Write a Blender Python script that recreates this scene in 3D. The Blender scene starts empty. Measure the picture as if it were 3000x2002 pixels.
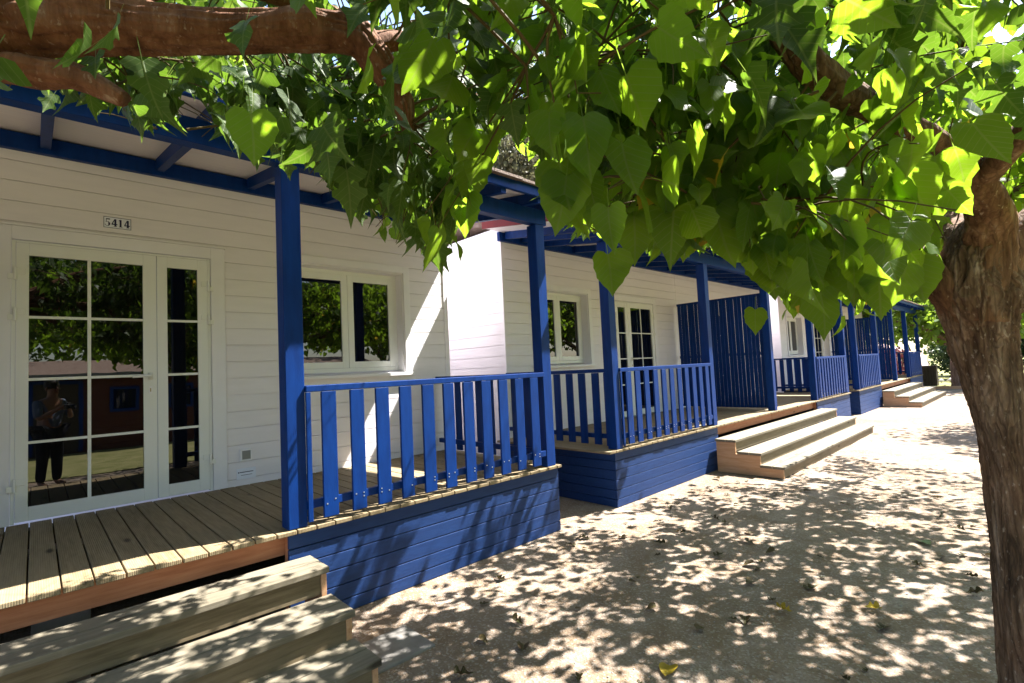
import bpy, math, random
import numpy as np
from mathutils import Vector, Matrix, noise
random.seed(7); RNG = np.random.default_rng(7)
S = bpy.context.scene
COL = S.collection

# ------------------------------------------------------------------ materials
def mat(name, col=(.5, .5, .5), rough=.6, spec=.4, metal=0.):
    m = bpy.data.materials.new(name); m.use_nodes = True
    b = m.node_tree.nodes['Principled BSDF']
    b.inputs['Base Color'].default_value = (*col, 1)
    b.inputs['Roughness'].default_value = rough
    b.inputs['Specular IOR Level'].default_value = spec
    b.inputs['Metallic'].default_value = metal
    return m
def N(m, t, **kw):
    n = m.node_tree.nodes.new(t)
    for k, v in kw.items():
        if k in n.inputs: n.inputs[k].default_value = v
        else: setattr(n, k, v)
    return n
def L(m, a, b): m.node_tree.links.new(a, b)
def bsdf(m): return m.node_tree.nodes['Principled BSDF']
def ramp(m, src, stops):
    r = N(m, 'ShaderNodeValToRGB'); cr = r.color_ramp
    while len(cr.elements) < len(stops): cr.elements.new(.5)
    for e, (p, c) in zip(cr.elements, stops): e.position = p; e.color = (*c, 1)
    L(m, src, r.inputs['Fac']); return r.outputs['Color']
def coords(m, scale=(1, 1, 1)):
    g = N(m, 'ShaderNodeNewGeometry'); mp = N(m, 'ShaderNodeMapping'); mp.inputs['Scale'].default_value = scale
    L(m, g.outputs['Position'], mp.inputs['Vector']); return mp.outputs['Vector']
def noise_tex(m, scale, detail=4, vec=(1, 1, 1), rough=.55):
    n = N(m, 'ShaderNodeTexNoise'); n.inputs['Scale'].default_value = scale; n.inputs['Detail'].default_value = detail
    n.inputs['Roughness'].default_value = rough
    L(m, coords(m, vec), n.inputs['Vector']); return n.outputs['Fac']
def bump(m, h, strength=.3, dist=.01, prev=None):
    b = N(m, 'ShaderNodeBump'); b.inputs['Strength'].default_value = strength; b.inputs['Distance'].default_value = dist
    L(m, h, b.inputs['Height'])
    if prev: L(m, prev, b.inputs['Normal'])
    return b.outputs['Normal']
def mixcol(m, fac, a, b, mode='MIX'):
    x = N(m, 'ShaderNodeMix', data_type='RGBA', blend_type=mode)
    for i, v in ((0, fac), (6, a), (7, b)):
        if hasattr(v, 'links'): L(m, v, x.inputs[i])
        else: x.inputs[i].default_value = v if i == 0 else (*v, 1)
    return x.outputs[2]

def blotchy(name, c1, c2, scale, rough=.6, spec=.4, vec=(1, 1, 1), bs=.15, bd=.004, bscale=None):
    m = mat(name, c1, rough, spec)
    f = noise_tex(m, scale, 5, vec)
    L(m, ramp(m, f, [(.3, c1), (.7, c2)]), bsdf(m).inputs['Base Color'])
    if bs: L(m, bump(m, noise_tex(m, bscale or scale * 4, 4, vec), bs, bd), bsdf(m).inputs['Normal'])
    return m
M = {}
M['siding'] = blotchy('white_siding', (.825, .785, .815), (.775, .74, .77), 3, .45, .4, (1, 1, 6), .05, .002, 30)
M['trim'] = blotchy('white_trim', (.84, .82, .84), (.80, .78, .80), 5, .35, .45, bs=0)
M['pvc'] = mat('white_pvc', (.82, .82, .78), .25, .5)
M['soffit'] = blotchy('white_soffit', (.80, .75, .73), (.72, .67, .65), 4, .55, .3, (.6, 20, 1), .1, .003)
M['blue'] = blotchy('blue_paint', (.0012, .031, .172), (.0008, .021, .122), 7, .48, .16, (4, 4, .7), .3, .003, 40)
M['skirt'] = blotchy('blue_stained_boards', (.007, .036, .140), (.004, .024, .102), 9, .6, .3, (.6, 3, 6), .35, .004, 60)
M['red'] = blotchy('red_paint', (.20, .018, .016), (.16, .014, .013), 6, .5, .4)
M['shingle'] = blotchy('roof_shingle', (.16, .10, .075), (.25, .19, .15), 16, .9, .2, bs=.5, bd=.02)
M['concrete'] = blotchy('concrete', (.14, .13, .118), (.19, .18, .165), 12, .9, .2, bs=.4, bd=.006)
M['brown'] = blotchy('brown_cladding', (.115, .032, .020), (.08, .022, .014), 5, .6, .3, (1, 1, 8))
M['screw'] = mat('zinc_screw', (.6, .6, .6), .35, .5, .8)
M['grey_metal'] = mat('grey_vent_metal', (.30, .31, .31), .4, .5, .6)
M['dark'] = mat('dark_slats', (.03, .03, .03), .6)
M['ink'] = mat('navy_ink', (.01, .012, .06), .5)
M['plate'] = mat('white_plate', (.80, .82, .90), .3, .5)
M['keyhole'] = mat('brass_lock', (.45, .38, .22), .3, .5, .9)
def glass():
    m = mat('window_glass', (.004, .004, .004), .0, .5); b = bsdf(m)
    b.inputs['IOR'].default_value = 1.75
    L(m, bump(m, noise_tex(m, 2.2, 2), .02, .02), b.inputs['Normal']); return m
M['glass'] = glass()
def timber(name, c1, c2, c3, along, groove=None, rough=.7, gscale=1.):
    m = mat(name, c1, rough, .25); b = bsdf(m)
    v = {'x': (1.2, 14, 14), 'y': (14, 1.2, 14), 'z': (14, 14, 1.2)}[along]
    f = noise_tex(m, 3.2, 6, v, .65)
    c = ramp(m, f, [(.28, c1), (.5, c2), (.75, c3)])
    # one plank differs a little from the next
    f2 = noise_tex(m, 1.0, 2, tuple(.35 if x < 2 else 5 for x in v))
    c = mixcol(m, ramp(m, f2, [(.35, (0, 0, 0)), (.65, (1, 1, 1))]), c, mixcol(m, .5, c, c3))
    vo = N(m, 'ShaderNodeTexVoronoi'); vo.inputs['Scale'].default_value = 1.0
    L(m, coords(m, tuple(1.7 if x < 2 else 5.5 for x in v)), vo.inputs['Vector'])
    kn = ramp(m, vo.outputs['Distance'], [(.05, (0, 0, 0)), (.13, (1, 1, 1))])
    c = mixcol(m, kn, tuple(x * .35 for x in c1), c)
    L(m, c, b.inputs['Base Color'])
    nrm = bump(m, f, .25, .004)
    if groove:
        w = N(m, 'ShaderNodeTexWave', wave_type='BANDS', bands_direction=groove.upper())
        w.inputs['Scale'].default_value = 34 * gscale; w.inputs['Distortion'].default_value = .8
        L(m, coords(m), w.inputs['Vector']); nrm = bump(m, w.outputs['Fac'], .28, .003, nrm)
    L(m, nrm, b.inputs['Normal']); return m
M['deck'] = timber('treated_deck', (.120, .085, .044), (.190, .142, .078), (.26, .205, .125), 'y', 'x')
M['step'] = timber('treated_step', (.088, .076, .052), (.140, .120, .084), (.20, .175, .130), 'x', 'y')
M['riser'] = timber('step_riser', (.085, .064, .034), (.140, .106, .060), (.19, .15, .092), 'x')
M['stringer'] = timber('orange_stringer', (.36, .19, .095), (.46, .26, .14), (.52, .33, .2), 'y')
M['joist'] = timber('orange_joist', (.34, .125, .06), (.44, .18, .09), (.50, .235, .125), 'x')
M['dark_timber'] = timber('dark_bin_timber', (.022, .017, .012), (.04, .03, .02), (.06, .045, .03), 'z')

def bark(name, c1, c2, c3, hi, ridge=.5):
    m = mat(name, c1, .85, .2); b = bsdf(m)
    f = noise_tex(m, 15, 8, (1, 1, .16), .66)
    wp = N(m, 'ShaderNodeTexNoise'); wp.inputs['Scale'].default_value = 7; wp.inputs['Detail'].default_value = 3; L(m, coords(m, (1, 1, .7)), wp.inputs['Vector'])
    ad = N(m, 'ShaderNodeVectorMath', operation='MULTIPLY_ADD'); L(m, wp.outputs['Color'], ad.inputs[0]); ad.inputs[1].default_value = (1.6, 1.6, .8); L(m, coords(m, (36, 36, 2.4)), ad.inputs[2])
    vo = N(m, 'ShaderNodeTexVoronoi', feature='DISTANCE_TO_EDGE'); vo.inputs['Scale'].default_value = 1.; L(m, ad.outputs[0], vo.inputs['Vector'])
    c = ramp(m, f, [(.3, c1), (.46, c2), (.60, c3), (.74, hi)])
    c = mixcol(m, ramp(m, vo.outputs['Distance'], [(.0, (ridge,) * 3), (.16, (0, 0, 0))]), c, tuple(x * .5 for x in c1))
    f3 = noise_tex(m, 2.4, 3)
    c = mixcol(m, ramp(m, f3, [(.4, (0, 0, 0)), (.7, (1, 1, 1))]), c, mixcol(m, .30, c, (.17, .075, .032)))
    sp = noise_tex(m, 60, 3, (1, 1, .5))
    c = mixcol(m, ramp(m, sp, [(.62, (0, 0, 0)), (.74, (.7, .7, .7))]), c, hi)
    L(m, c, b.inputs['Base Color'])
    n1 = bump(m, f, .8, .02); n1 = bump(m, vo.outputs['Distance'], ridge * 1.2, .016, n1); n2 = bump(m, noise_tex(m, 70, 4), .4, .004, n1)
    L(m, n2, b.inputs['Normal']); return m
M['bark'] = bark('mulberry_bark', (.028, .018, .012), (.12, .076, .048), (.21, .145, .10), (.40, .33, .27))
M['limb'] = bark('limb_bark', (.045, .019, .009), (.13, .055, .026), (.20, .095, .05), (.32, .23, .16), .2)
M['head'] = bark('mulberry_limb_bark', (.032, .017, .010), (.13, .068, .038), (.21, .12, .07), (.36, .27, .20), .4)
M['twig'] = blotchy('twig_bark', (.075, .048, .018), (.10, .075, .025), 20, .8, .2)
M['greybark'] = bark('grey_bark', (.06, .035, .028), (.13, .085, .07), (.19, .13, .11), (.28, .22, .2))

def leafmat(name, dark, mid, light, trans, yellow=0., tw=.45, veins=True):
    m = mat(name, mid, .45, .18); nt = m.node_tree; b = bsdf(m); out = nt.nodes['Material Output']
    at = N(m, 'ShaderNodeAttribute', attribute_name='leaf'); sep = N(m, 'ShaderNodeSeparateXYZ')
    L(m, at.outputs['Vector'], sep.inputs[0])
    rc = ramp(m, sep.outputs['Z'], [(0, dark), (.5, mid), (.93, light)])
    tr = ramp(m, sep.outputs['Z'], [(0, tuple(x * .75 for x in trans)), (.9, trans)])
    if yellow:
        for_y = ramp(m, sep.outputs['Z'], [(1 - yellow - .005, (0, 0, 0)), (1 - yellow, (1, 1, 1))])
        rc = mixcol(m, for_y, rc, (.42, .30, .03)); tr = mixcol(m, for_y, tr, (.55, .38, .03))
    if veins:
        ab = N(m, 'ShaderNodeMath', operation='ABSOLUTE'); L(m, sep.outputs['X'], ab.inputs[0])
        mul = N(m, 'ShaderNodeMath', operation='MULTIPLY_ADD'); L(m, ab.outputs[0], mul.inputs[0]); mul.inputs[1].default_value = -.75; L(m, sep.outputs['Y'], mul.inputs[2])
        sc = N(m, 'ShaderNodeMath', operation='MULTIPLY'); L(m, mul.outputs[0], sc.inputs[0]); sc.inputs[1].default_value = 6.5
        fr = N(m, 'ShaderNodeMath', operation='FRACT'); L(m, sc.outputs[0], fr.inputs[0])
        side = ramp(m, fr.outputs[0], [(.0, (1, 1, 1)), (.10, (0, 0, 0)), (.93, (0, 0, 0)), (1, (1, 1, 1))])
        midr = ramp(m, ab.outputs[0], [(.012, (1, 1, 1)), (.03, (0, 0, 0))])
        v = mixcol(m, 1., side, midr, 'LIGHTEN')
        vf = N(m, 'ShaderNodeMath', operation='MULTIPLY'); L(m, v, vf.inputs[0]); vf.inputs[1].default_value = .38
        rc = mixcol(m, vf.outputs[0], rc, (.20, .25, .075)); tr = mixcol(m, vf.outputs[0], tr, (.30, .34, .09))
        L(m, bump(m, v, .35, .004), b.inputs['Normal'])
    nz = noise_tex(m, 35, 3)
    rc = mixcol(m, ramp(m, nz, [(.35, (.35, .35, .35)), (.7, (0, 0, 0))]), rc, (.03, .06, .01))
    L(m, rc, b.inputs['Base Color'])
    t = N(m, 'ShaderNodeBsdfTranslucent'); L(m, tr, t.inputs['Color'])
    mx = N(m, 'ShaderNodeMixShader'); mx.inputs[0].default_value = tw
    L(m, b.outputs[0], mx.inputs[1]); L(m, t.outputs[0], mx.inputs[2]); L(m, mx.outputs[0], out.inputs['Surface'])
    return m
M['leaf'] = leafmat('heart_leaves', (.026, .066, .009), (.050, .105, .012), (.085, .14, .018), (.30, .50, .022), .022, .56)
M['lobed'] = leafmat('lobed_leaves', (.024, .048, .012), (.040, .072, .016), (.065, .105, .025), (.15, .28, .02), 0, .38)
M['farleaf'] = leafmat('far_leaves', (.035, .075, .012), (.065, .12, .02), (.10, .16, .03), (.26, .40, .035), 0, .4, False)
M['darkleaf'] = leafmat('dark_hedge_leaves', (.012, .026, .012), (.022, .04, .018), (.04, .06, .026), (.06, .10, .02), 0, .25, False)
M['pine'] = leafmat('pine_needles', (.05, .05, .03), (.09, .085, .055), (.16, .14, .11), (.2, .2, .1), 0, .3, False)
M['pinkleaf'] = leafmat('pink_blossom', (.05, .09, .02), (.45, .10, .14), (.6, .16, .2), (.5, .16, .18), 0, .4, False)
M['dry'] = leafmat('dry_brown_leaf', (.030, .016, .008), (.06, .03, .014), (.11, .055, .024), (.08, .04, .016), 0, .2)
M['yleaf'] = leafmat('yellow_leaf', (.38, .25, .02), (.42, .28, .02), (.5, .35, .03), (.45, .3, .02), 0, .3)
M['gleaf'] = leafmat('fallen_green_leaf', (.14, .19, .05), (.17, .22, .07), (.2, .26, .08), (.25, .3, .06), 0, .3)

def ground_mat():
    m = mat('dirt', (.3, .25, .2), .95, .15); b = bsdf(m)
    big = noise_tex(m, .55, 4); mid = noise_tex(m, 3.5, 6, rough=.7); fine = noise_tex(m, 70, 5, rough=.7)
    c = ramp(m, big, [(.32, (.150, .112, .082)), (.55, (.245, .192, .148)), (.75, (.31, .255, .21))])
    c = mixcol(m, ramp(m, mid, [(.42, (0, 0, 0)), (.60, (.8, .8, .8))]), c, (.17, .115, .07))
    c = mixcol(m, ramp(m, fine, [(.35, (.55, .55, .55)), (.52, (0, 0, 0))]), c, (.10, .08, .06))
    vo = N(m, 'ShaderNodeTexVoronoi'); vo.inputs['Scale'].default_value = 85; L(m, coords(m), vo.inputs['Vector'])
    sepc = N(m, 'ShaderNodeSeparateColor'); L(m, vo.outputs['Color'], sepc.inputs[0])
    c = mixcol(m, ramp(m, sepc.outputs[0], [(.80, (0, 0, 0)), (.86, (.35, .35, .35))]), c, (.38, .35, .31))
    L(m, c, b.inputs['Base Color'])
    n = bump(m, fine, .55, .012); n = bump(m, vo.outputs['Distance'], .5, .008, n)
    L(m, n, b.inputs['Normal']); return m
M['dirt'] = ground_mat()
M['lawn'] = blotchy('lawn', (.13, .14, .045), (.24, .22, .10), 2.5, .95, .1, bs=.6, bd=.02, bscale=60)
M['gravel'] = blotchy('gravel', (.20, .175, .15), (.38, .34, .30), 30, .9, .2, bs=0)
M['canvas'] = blotchy('pale_canvas', (.42, .34, .32), (.48, .39, .37), 3, .9, .1)
M['rock'] = blotchy('white_rock', (.45, .43, .42), (.6, .58, .57), 9, .9, .2)

# ------------------------------------------------------------------ mesh building
ORG = {}
def org(o):
    return ORG.get(o.name, Vector((0, 0, 0))) if o else Vector((0, 0, 0))
def tag(o, label=None, cat=None, group=None, kind=None):
    if label: o['label'] = label
    if cat: o['category'] = cat
    if group: o['group'] = group
    if kind: o['kind'] = kind
    return o
def thing(name, loc, label, cat, group=None):
    o = bpy.data.objects.new(name, None); COL.objects.link(o); o.location = loc; o.empty_display_size = .1
    ORG[o.name] = Vector(loc); return tag(o, label, cat, group)
def link_mesh(name, me, m, parent=None, smooth=False, bevel=0, loc=None):
    o = bpy.data.objects.new(name, me); COL.objects.link(o)
    if m: me.materials.append(m)
    if parent: o.parent = parent; ORG[o.name] = org(parent)
    if smooth: me.polygons.foreach_set('use_smooth', [True] * len(me.polygons))
    if bevel:
        b = o.modifiers.new('bevel', 'BEVEL'); b.width = bevel; b.segments = 2; b.limit_method = 'ANGLE'
    if loc: o.location = loc
    return o
class MB:
    def __init__(s): s.v = []; s.f = []
    def box(s, x0, x1, y0, y1, z0, z1):
        b = len(s.v)
        s.v += [(x, y, z) for z in (z0, z1) for x, y in ((x0, y0), (x1, y0), (x1, y1), (x0, y1))]
        s.f += [tuple(b + i for i in q) for q in ((3, 2, 1, 0), (4, 5, 6, 7), (0, 1, 5, 4), (1, 2, 6, 5), (2, 3, 7, 6), (3, 0, 4, 7))]
        return s
    def hexa(s, pts):      # eight corners, ordered as in box
        b = len(s.v); s.v += [tuple(p) for p in pts]
        s.f += [tuple(b + i for i in q) for q in ((3, 2, 1, 0), (4, 5, 6, 7), (0, 1, 5, 4), (1, 2, 6, 5), (2, 3, 7, 6), (3, 0, 4, 7))]
        return s
    def prism(s, poly, x0, x1):   # polygon in (y, z), extruded along x
        b = len(s.v); n = len(poly)
        s.v += [(x0, y, z) for y, z in poly] + [(x1, y, z) for y, z in poly]
        s.f += [tuple(b + i for i in range(n)), tuple(b + n + i for i in reversed(range(n)))]
        s.f += [(b + (i + 1) % n, b + i, b + n + i, b + n + (i + 1) % n) for i in range(n)]
        return s
    def tube(s, pts, rad, n=8, cap=True):
        b = len(s.v); pts = [Vector(p) for p in pts]; up = Vector((0.03, 0.02, 1)); prev = None
        for i, p in enumerate(pts):
            t = (pts[min(i + 1, len(pts) - 1)] - pts[max(i - 1, 0)]).normalized()
            a = (prev - t * prev.dot(t)) if prev else t.orthogonal()
            a.normalize(); prev = a; c = t.cross(a); r = rad[i] if hasattr(rad, '__len__') else rad
            for k in range(n):
                q = 2 * math.pi * k / n; s.v.append(tuple(p + (a * math.cos(q) + c * math.sin(q)) * r))
        for i in range(len(pts) - 1):
            for k in range(n):
                s.f.append((b + i * n + k, b + i * n + (k + 1) % n, b + (i + 1) * n + (k + 1) % n, b + (i + 1) * n + k))
        if cap:
            s.f.append(tuple(b + k for k in reversed(range(n)))); e = b + (len(pts) - 1) * n; s.f.append(tuple(e + k for k in range(n)))
        return s
    def build(s, name, m, parent=None, smooth=False, bevel=0, warp=None):
        o = org(parent); me = bpy.data.meshes.new(name)
        vs = [warp(Vector(p)) for p in s.v] if warp else s.v
        me.from_pydata([(p[0] - o.x, p[1] - o.y, p[2] - o.z) for p in vs], [], s.f); me.update()
        return link_mesh(name, me, m, parent, smooth, bevel)
def at_base(o, loc):
    """give a single-mesh thing its origin at its base"""
    loc = Vector(loc); o.data.transform(Matrix.Translation(-loc)); o.location = loc; ORG[o.name] = loc; return o
def text_part(name, body, m, parent, loc, size, bold=False):
    cu = bpy.data.curves.new(name, 'FONT'); cu.body = body; cu.size = size; cu.extrude = .0006
    if bold: cu.offset = size * .022
    cu.align_x = 'CENTER'; cu.align_y = 'CENTER'
    tmp = bpy.data.objects.new('tmp', cu); COL.objects.link(tmp)
    dg = bpy.context.evaluated_depsgraph_get(); me = bpy.data.meshes.new_from_object(tmp.evaluated_get(dg)); me.name = name
    bpy.data.objects.remove(tmp)
    me.transform(Matrix.Translation(Vector(loc) - org(parent)) @ Matrix.Rotation(math.pi / 2, 4, 'X')); me.materials.clear()
    return link_mesh(name, me, m, parent)

def serif_digits(name, body, parent, xc, zc, y, h):
    """heavy serif figures, built from bars and a bowl"""
    mb = MB(); wd = h * .66; x0 = xc - wd * len(body) / 2
    def bar(ox, pts):                                        # a quad given as four (u, v) corners
        b = len(mb.v)
        for yy in (y, y + .0008): mb.v += [(ox + u * h, yy, zc - h / 2 + v * h) for u, v in pts]
        mb.f += [(b, b + 1, b + 2, b + 3), (b + 7, b + 6, b + 5, b + 4)] + [(b + i, b + 4 + i, b + 4 + (i + 1) % 4, b + (i + 1) % 4) for i in range(4)]
    R4 = lambda u0, u1, v0, v1: ((u0, v0), (u1, v0), (u1, v1), (u0, v1))
    for i, ch in enumerate(body):
        ox = x0 + i * wd
        if ch == '1': bar(ox, R4(.22, .42, .06, 1.0)); bar(ox, R4(.12, .52, .0, .06)); bar(ox, ((.12, .80), (.25, .84), (.25, 1.0), (.12, .88)))
        elif ch == '4':
            bar(ox, R4(.33, .53, .06, 1.0)); bar(ox, R4(.26, .59, .0, .06)); bar(ox, R4(.04, .33, .22, .36)); bar(ox, R4(.53, .64, .22, .36)); bar(ox, ((.04, .36), (.17, .36), (.33, .80), (.33, 1.0)))
        else:
            bar(ox, R4(.12, .54, .86, 1.0)); bar(ox, R4(.12, .18, .52, .86)); n = 14
            for k in range(n):
                a0, a1 = (math.radians(135 - 300 * q / n) for q in (k, k + 1)); tk = lambda a: .07 + .14 * max(0, math.cos(a))
                P0 = lambda a, o: (.27 + (.29 - o) * math.cos(a), .30 + (.31 - o * .6) * math.sin(a))
                bar(ox, (P0(a0, tk(a0)), P0(a0, 0), P0(a1, 0), P0(a1, tk(a1))))
    return mb.build(name, M['ink'], parent)

# ------------------------------------------------------------------ fixed sizes
H = .627            # deck height
P = 10.687          # one pair of cabins to the next
FX = 9.43           # middle of the second pair's facade
TX = 9.33           # middle of its terrace
BP = .1535          # siding board pitch
ZB = .691           # a siding joint

# ------------------------------------------------------------------ cabins
def cut(a0, a1, z0, z1, holes):
    """rectangles of a0..a1 x z0..z1 outside the holes"""
    zs = sorted({z0, z1} | {z for h in holes for z in h[2:] if z0 < z < z1}); out = []
    for lo, hi in zip(zs, zs[1:]):
        zc = (lo + hi) / 2; spans = [(a0, a1)]
        for h in holes:
            if h[2] < zc < h[3]:
                new = []
                for s0, s1 in spans:
                    if h[0] > s0: new.append((s0, min(s1, h[0])))
                    if h[1] < s1: new.append((max(s0, h[1]), s1))
                spans = [q for q in new if q[1] - q[0] > 1e-4]
        out += [(q[0], q[1], lo, hi) for q in spans]
    return out
def boards(z0, z1):
    k = math.floor((z0 - ZB) / BP); r = []
    while ZB + k * BP < z1:
        r.append((max(z0, ZB + k * BP + .004), min(z1, ZB + (k + 1) * BP - .004))); k += 1
    return [q for q in r if q[1] - q[0] > .01]
def make_cabin(k, h, label, detail, name='cabin'):
    cx = FX + (k - 1) * P
    X = lambda u: cx + h * u
    def bx(mb, u0, u1, y0, y1, z0, z1):
        a, b = sorted((X(u0), X(u1))); return mb.box(a, b, y0, y1, z0, z1)
    root = thing(name, (X(2.4), 2, 0), label, 'cabin')
    holes = [(.90, 2.26, .5, 2.74), (2.955, 4.222, 1.60, 2.765)]     # door, window
    w = MB()
    ue = 4.85
    for z0, z1 in boards(.30, 3.46):
        for q in cut(.004, ue - .03, z0, z1, holes): bx(w, q[0], q[1], 0, .015, q[2], q[3])
    for q in cut(.004, ue - .012, .30, 3.60, holes): bx(w, q[0], q[1], .0155, .20, q[2], q[3])
    bx(w, ue - .045, ue + .012, -.010, .06, .30, 3.46)                   # corner trim
    e0, e1 = sorted((X(ue - .016), X(ue)))
    for z0, z1 in boards(.30, 3.50): w.box(e0, e1, .062, 4.0, z0, z1)     # gable end boards
    g0, g1 = sorted((X(ue - .20), X(ue - .0165))); w.box(g0, g1, .205, 4.0, .30, 3.60)
    bx(w, .004, ue - .21, 3.85, 4.0, .30, 3.60)
    bx(w, .004, ue - .21, .21, 3.84, .30, .36)
    w.build('wall', M['siding'], root)
    pl = MB(); bx(pl, .02, ue - .02, .04, 3.96, 0, .295); pl.build('plinth', M['concrete'], root)
    r = MB(); a, b = sorted((X(.003), X(ue + .05)))
    r.prism([(.03, 3.62), (2.1, 3.95), (4.15, 3.60), (4.15, 3.66), (2.1, 4.03), (.03, 3.69)], a, b); r.build('roof', M['shingle'], root)
    # ---- door
    d = MB(); yf = -.022                                                # casing
    bx(d, .834, .938, yf, .03, H + .002, 2.805); bx(d, 2.222, 2.334, yf, .03, H + .002, 2.805); bx(d, .938, 2.222, yf, .03, 2.705, 2.805)
    bx(d, .82, 2.345, yf - .006, .03, 2.807, 2.822)
    casing = d.build('door_casing', M['trim'], root, bevel=.003)
    fr = MB(); bx(fr, .94, .962, -.006, .05, H + .003, 2.70); bx(fr, 2.198, 2.22, -.006, .05, H + .003, 2.70); bx(fr, .964, 2.196, -.006, .05, 2.685, 2.70)
    fr.build('door_frame', M['pvc'], casing, bevel=.002)
    for u0, u1, gl, cols in ((.964, 1.814, (1.033, 1.722), 2), (1.819, 2.196, (1.892, 2.118), 1)):
        s = MB(); zb, zt, g0, g1 = H + .016, 2.682, .742, 2.592; y0, y1 = -.014, .036
        bx(s, u0, gl[0], y0, y1, zb, zt); bx(s, gl[1], u1, y0, y1, zb, zt); bx(s, gl[0], gl[1], y0, y1, zb, g0); bx(s, gl[0], gl[1], y0, y1, g1, zt)
        sash = s.build('door', M['pvc'], root, bevel=.003)
        p = MB(); bx(p, gl[0], gl[1], .006, .012, g0, g1); p.build('pane', M['glass'], sash)
        um = (gl[0] + gl[1]) / 2; zr = [g0 + (g1 - g0) * i / 4 for i in (1, 2, 3)]; parts = ()
        if cols == 2: mu = MB(); bx(mu, um - .011, um + .011, -.004, .004, g0, g1); mu.build('glazing_bar', M['pvc'], sash); parts = ((gl[0], um - .011), (um + .011, gl[1]))
        else: parts = ((gl[0], gl[1]),)
        for z in zr:
            for pa, pb in parts: mu = MB(); bx(mu, pa, pb, -.004, .004, z - .010, z + .010); mu.build('glazing_bar', M['pvc'], sash)
        hu = u0 - .004 if cols == 2 else u1 + .004
        for hz in (2.40, 2.10, .86):
            hg = MB(); sg = 1 if cols == 2 else -1
            hg.tube([(X(hu), -.030, hz), (X(hu), -.030, hz + .095)], .011, 10)
            a, b = hu + sg * .010, hu + sg * .055
            bx(hg, min(a, b), max(a, b), -.024, -.0145, hz + .045, hz + .09)
            a, b = hu - sg * .010, hu - sg * .04
            bx(hg, min(a, b), max(a, b), -.034, -.0225, hz + .005, hz + .045)
            hg.build('hinge', M['pvc'], sash, bevel=.002)
        if cols == 2:
            hd = MB(); uh = 1.768
            bx(hd, uh - .013, uh + .013, -.026, -.0145, 1.63, 1.69)
            hd.tube([(X(uh), -.024, 1.662), (X(uh), -.062, 1.662), (X(uh - .02), -.068, 1.662), (X(uh - .125), -.064, 1.656)], [.010, .010, .010, .009], 10)
            hd.build('handle', M['pvc'], sash, smooth=True)
            lk = MB(); bx(lk, uh - .012, uh + .012, -.022, -.0145, 1.515, 1.575); lk.build('lock_plate', M['trim'], sash, bevel=.002)
            kh = MB(); bx(kh, uh - .004, uh + .004, -.026, -.0222, 1.53, 1.56); kh.build('keyhole', M['keyhole'], sash)
    # ---- window
    c = MB()
    bx(c, 2.872, 2.953, -.020, .02, 1.60, 2.845); bx(c, 4.224, 4.306, -.020, .02, 1.60, 2.845); bx(c, 2.953, 4.224, -.020, .02, 2.767, 2.845)
    win = c.build('window', M['trim'], root, bevel=.003)
    rv = MB(); bx(rv, 2.957, 2.967, .0, .2, 1.60, 2.763); bx(rv, 4.210, 4.220, .0, .2, 1.60, 2.763); bx(rv, 2.967, 4.210, .0, .2, 2.753, 2.763)
    rv.build('reveal', M['trim'], win)
    sl = MB(); a, b = sorted((X(2.86), X(4.32)))
    sl.prism([(-.045, 1.565), (.2, 1.585), (.2, 1.625), (-.045, 1.597)], a, b); sl.build('sill', M['trim'], win, bevel=.003)
    fm = MB(); yw0, yw1 = .13, .18
    bx(fm, 2.968, 3.012, yw0, yw1, 1.628, 2.752); bx(fm, 4.166, 4.209, yw0, yw1, 1.628, 2.752); bx(fm, 3.012, 4.166, yw0, yw1, 2.708, 2.752); bx(fm, 3.012, 4.166, yw0, yw1, 1.628, 1.672)
    fm.build('frame', M['pvc'], win, bevel=.003)
    for u0, u1 in ((3.014, 3.586), (3.590, 4.164)):
        s = MB(); y0, y1 = .118, .168; z0, z1 = 1.674, 2.706; t = .068
        bx(s, u0, u0 + t, y0, y1, z0, z1); bx(s, u1 - t, u1, y0, y1, z0, z1); bx(s, u0 + t, u1 - t, y0, y1, z0, z0 + t); bx(s, u0 + t, u1 - t, y0, y1, z1 - t, z1)
        s.build('sash', M['pvc'], win, bevel=.003)
        g = MB(); bx(g, u0 + t, u1 - t, .138, .144, z0 + t, z1 - t); g.build('pane', M['glass'], win)
    if detail:
        pl = MB(); pl.box(.209, .389, -.008, -.0005, 2.878, 2.970); pl = pl.build('number_plate', M['plate'], root, bevel=.001)
        pl['label'] = 'white number plate reading 5414 above the door'
        bd = MB()
        for q in ((.2095, .3885, 2.8785, 2.882), (.2095, .3885, 2.966, 2.9695), (.2095, .213, 2.882, 2.966), (.385, .3885, 2.882, 2.966)): bd.box(q[0], q[1], -.0088, -.0081, q[2], q[3])
        bd.build('border', M['ink'], pl)
        serif_digits('number', '5414', pl, .299, .9235 + 2, -.0092, .062)
        vb = MB(); vb.box(1.185, 1.285, -.020, -.0005, .845, .955); vb = vb.build('air_vent', M['trim'], root, bevel=.003)
        g = MB(); g.box(1.199, 1.271, -.0225, -.0202, .862, .940); g.build('grille', M['grey_metal'], vb)
        np_ = MB(); np_.box(1.155, 1.318, -.006, -.0005, .682, .780); np_ = np_.build('builder_plate', M['plate'], root, bevel=.001)
        tl = MB(); tl.box(1.18, 1.295, -.0068, -.0061, .741, .748); tl.box(1.19, 1.285, -.0068, -.0061, .716, .720); tl.box(1.166, 1.176, -.0068, -.0061, .738, .750)
        tl.build('print', M['ink'], np_)
    return root

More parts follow.
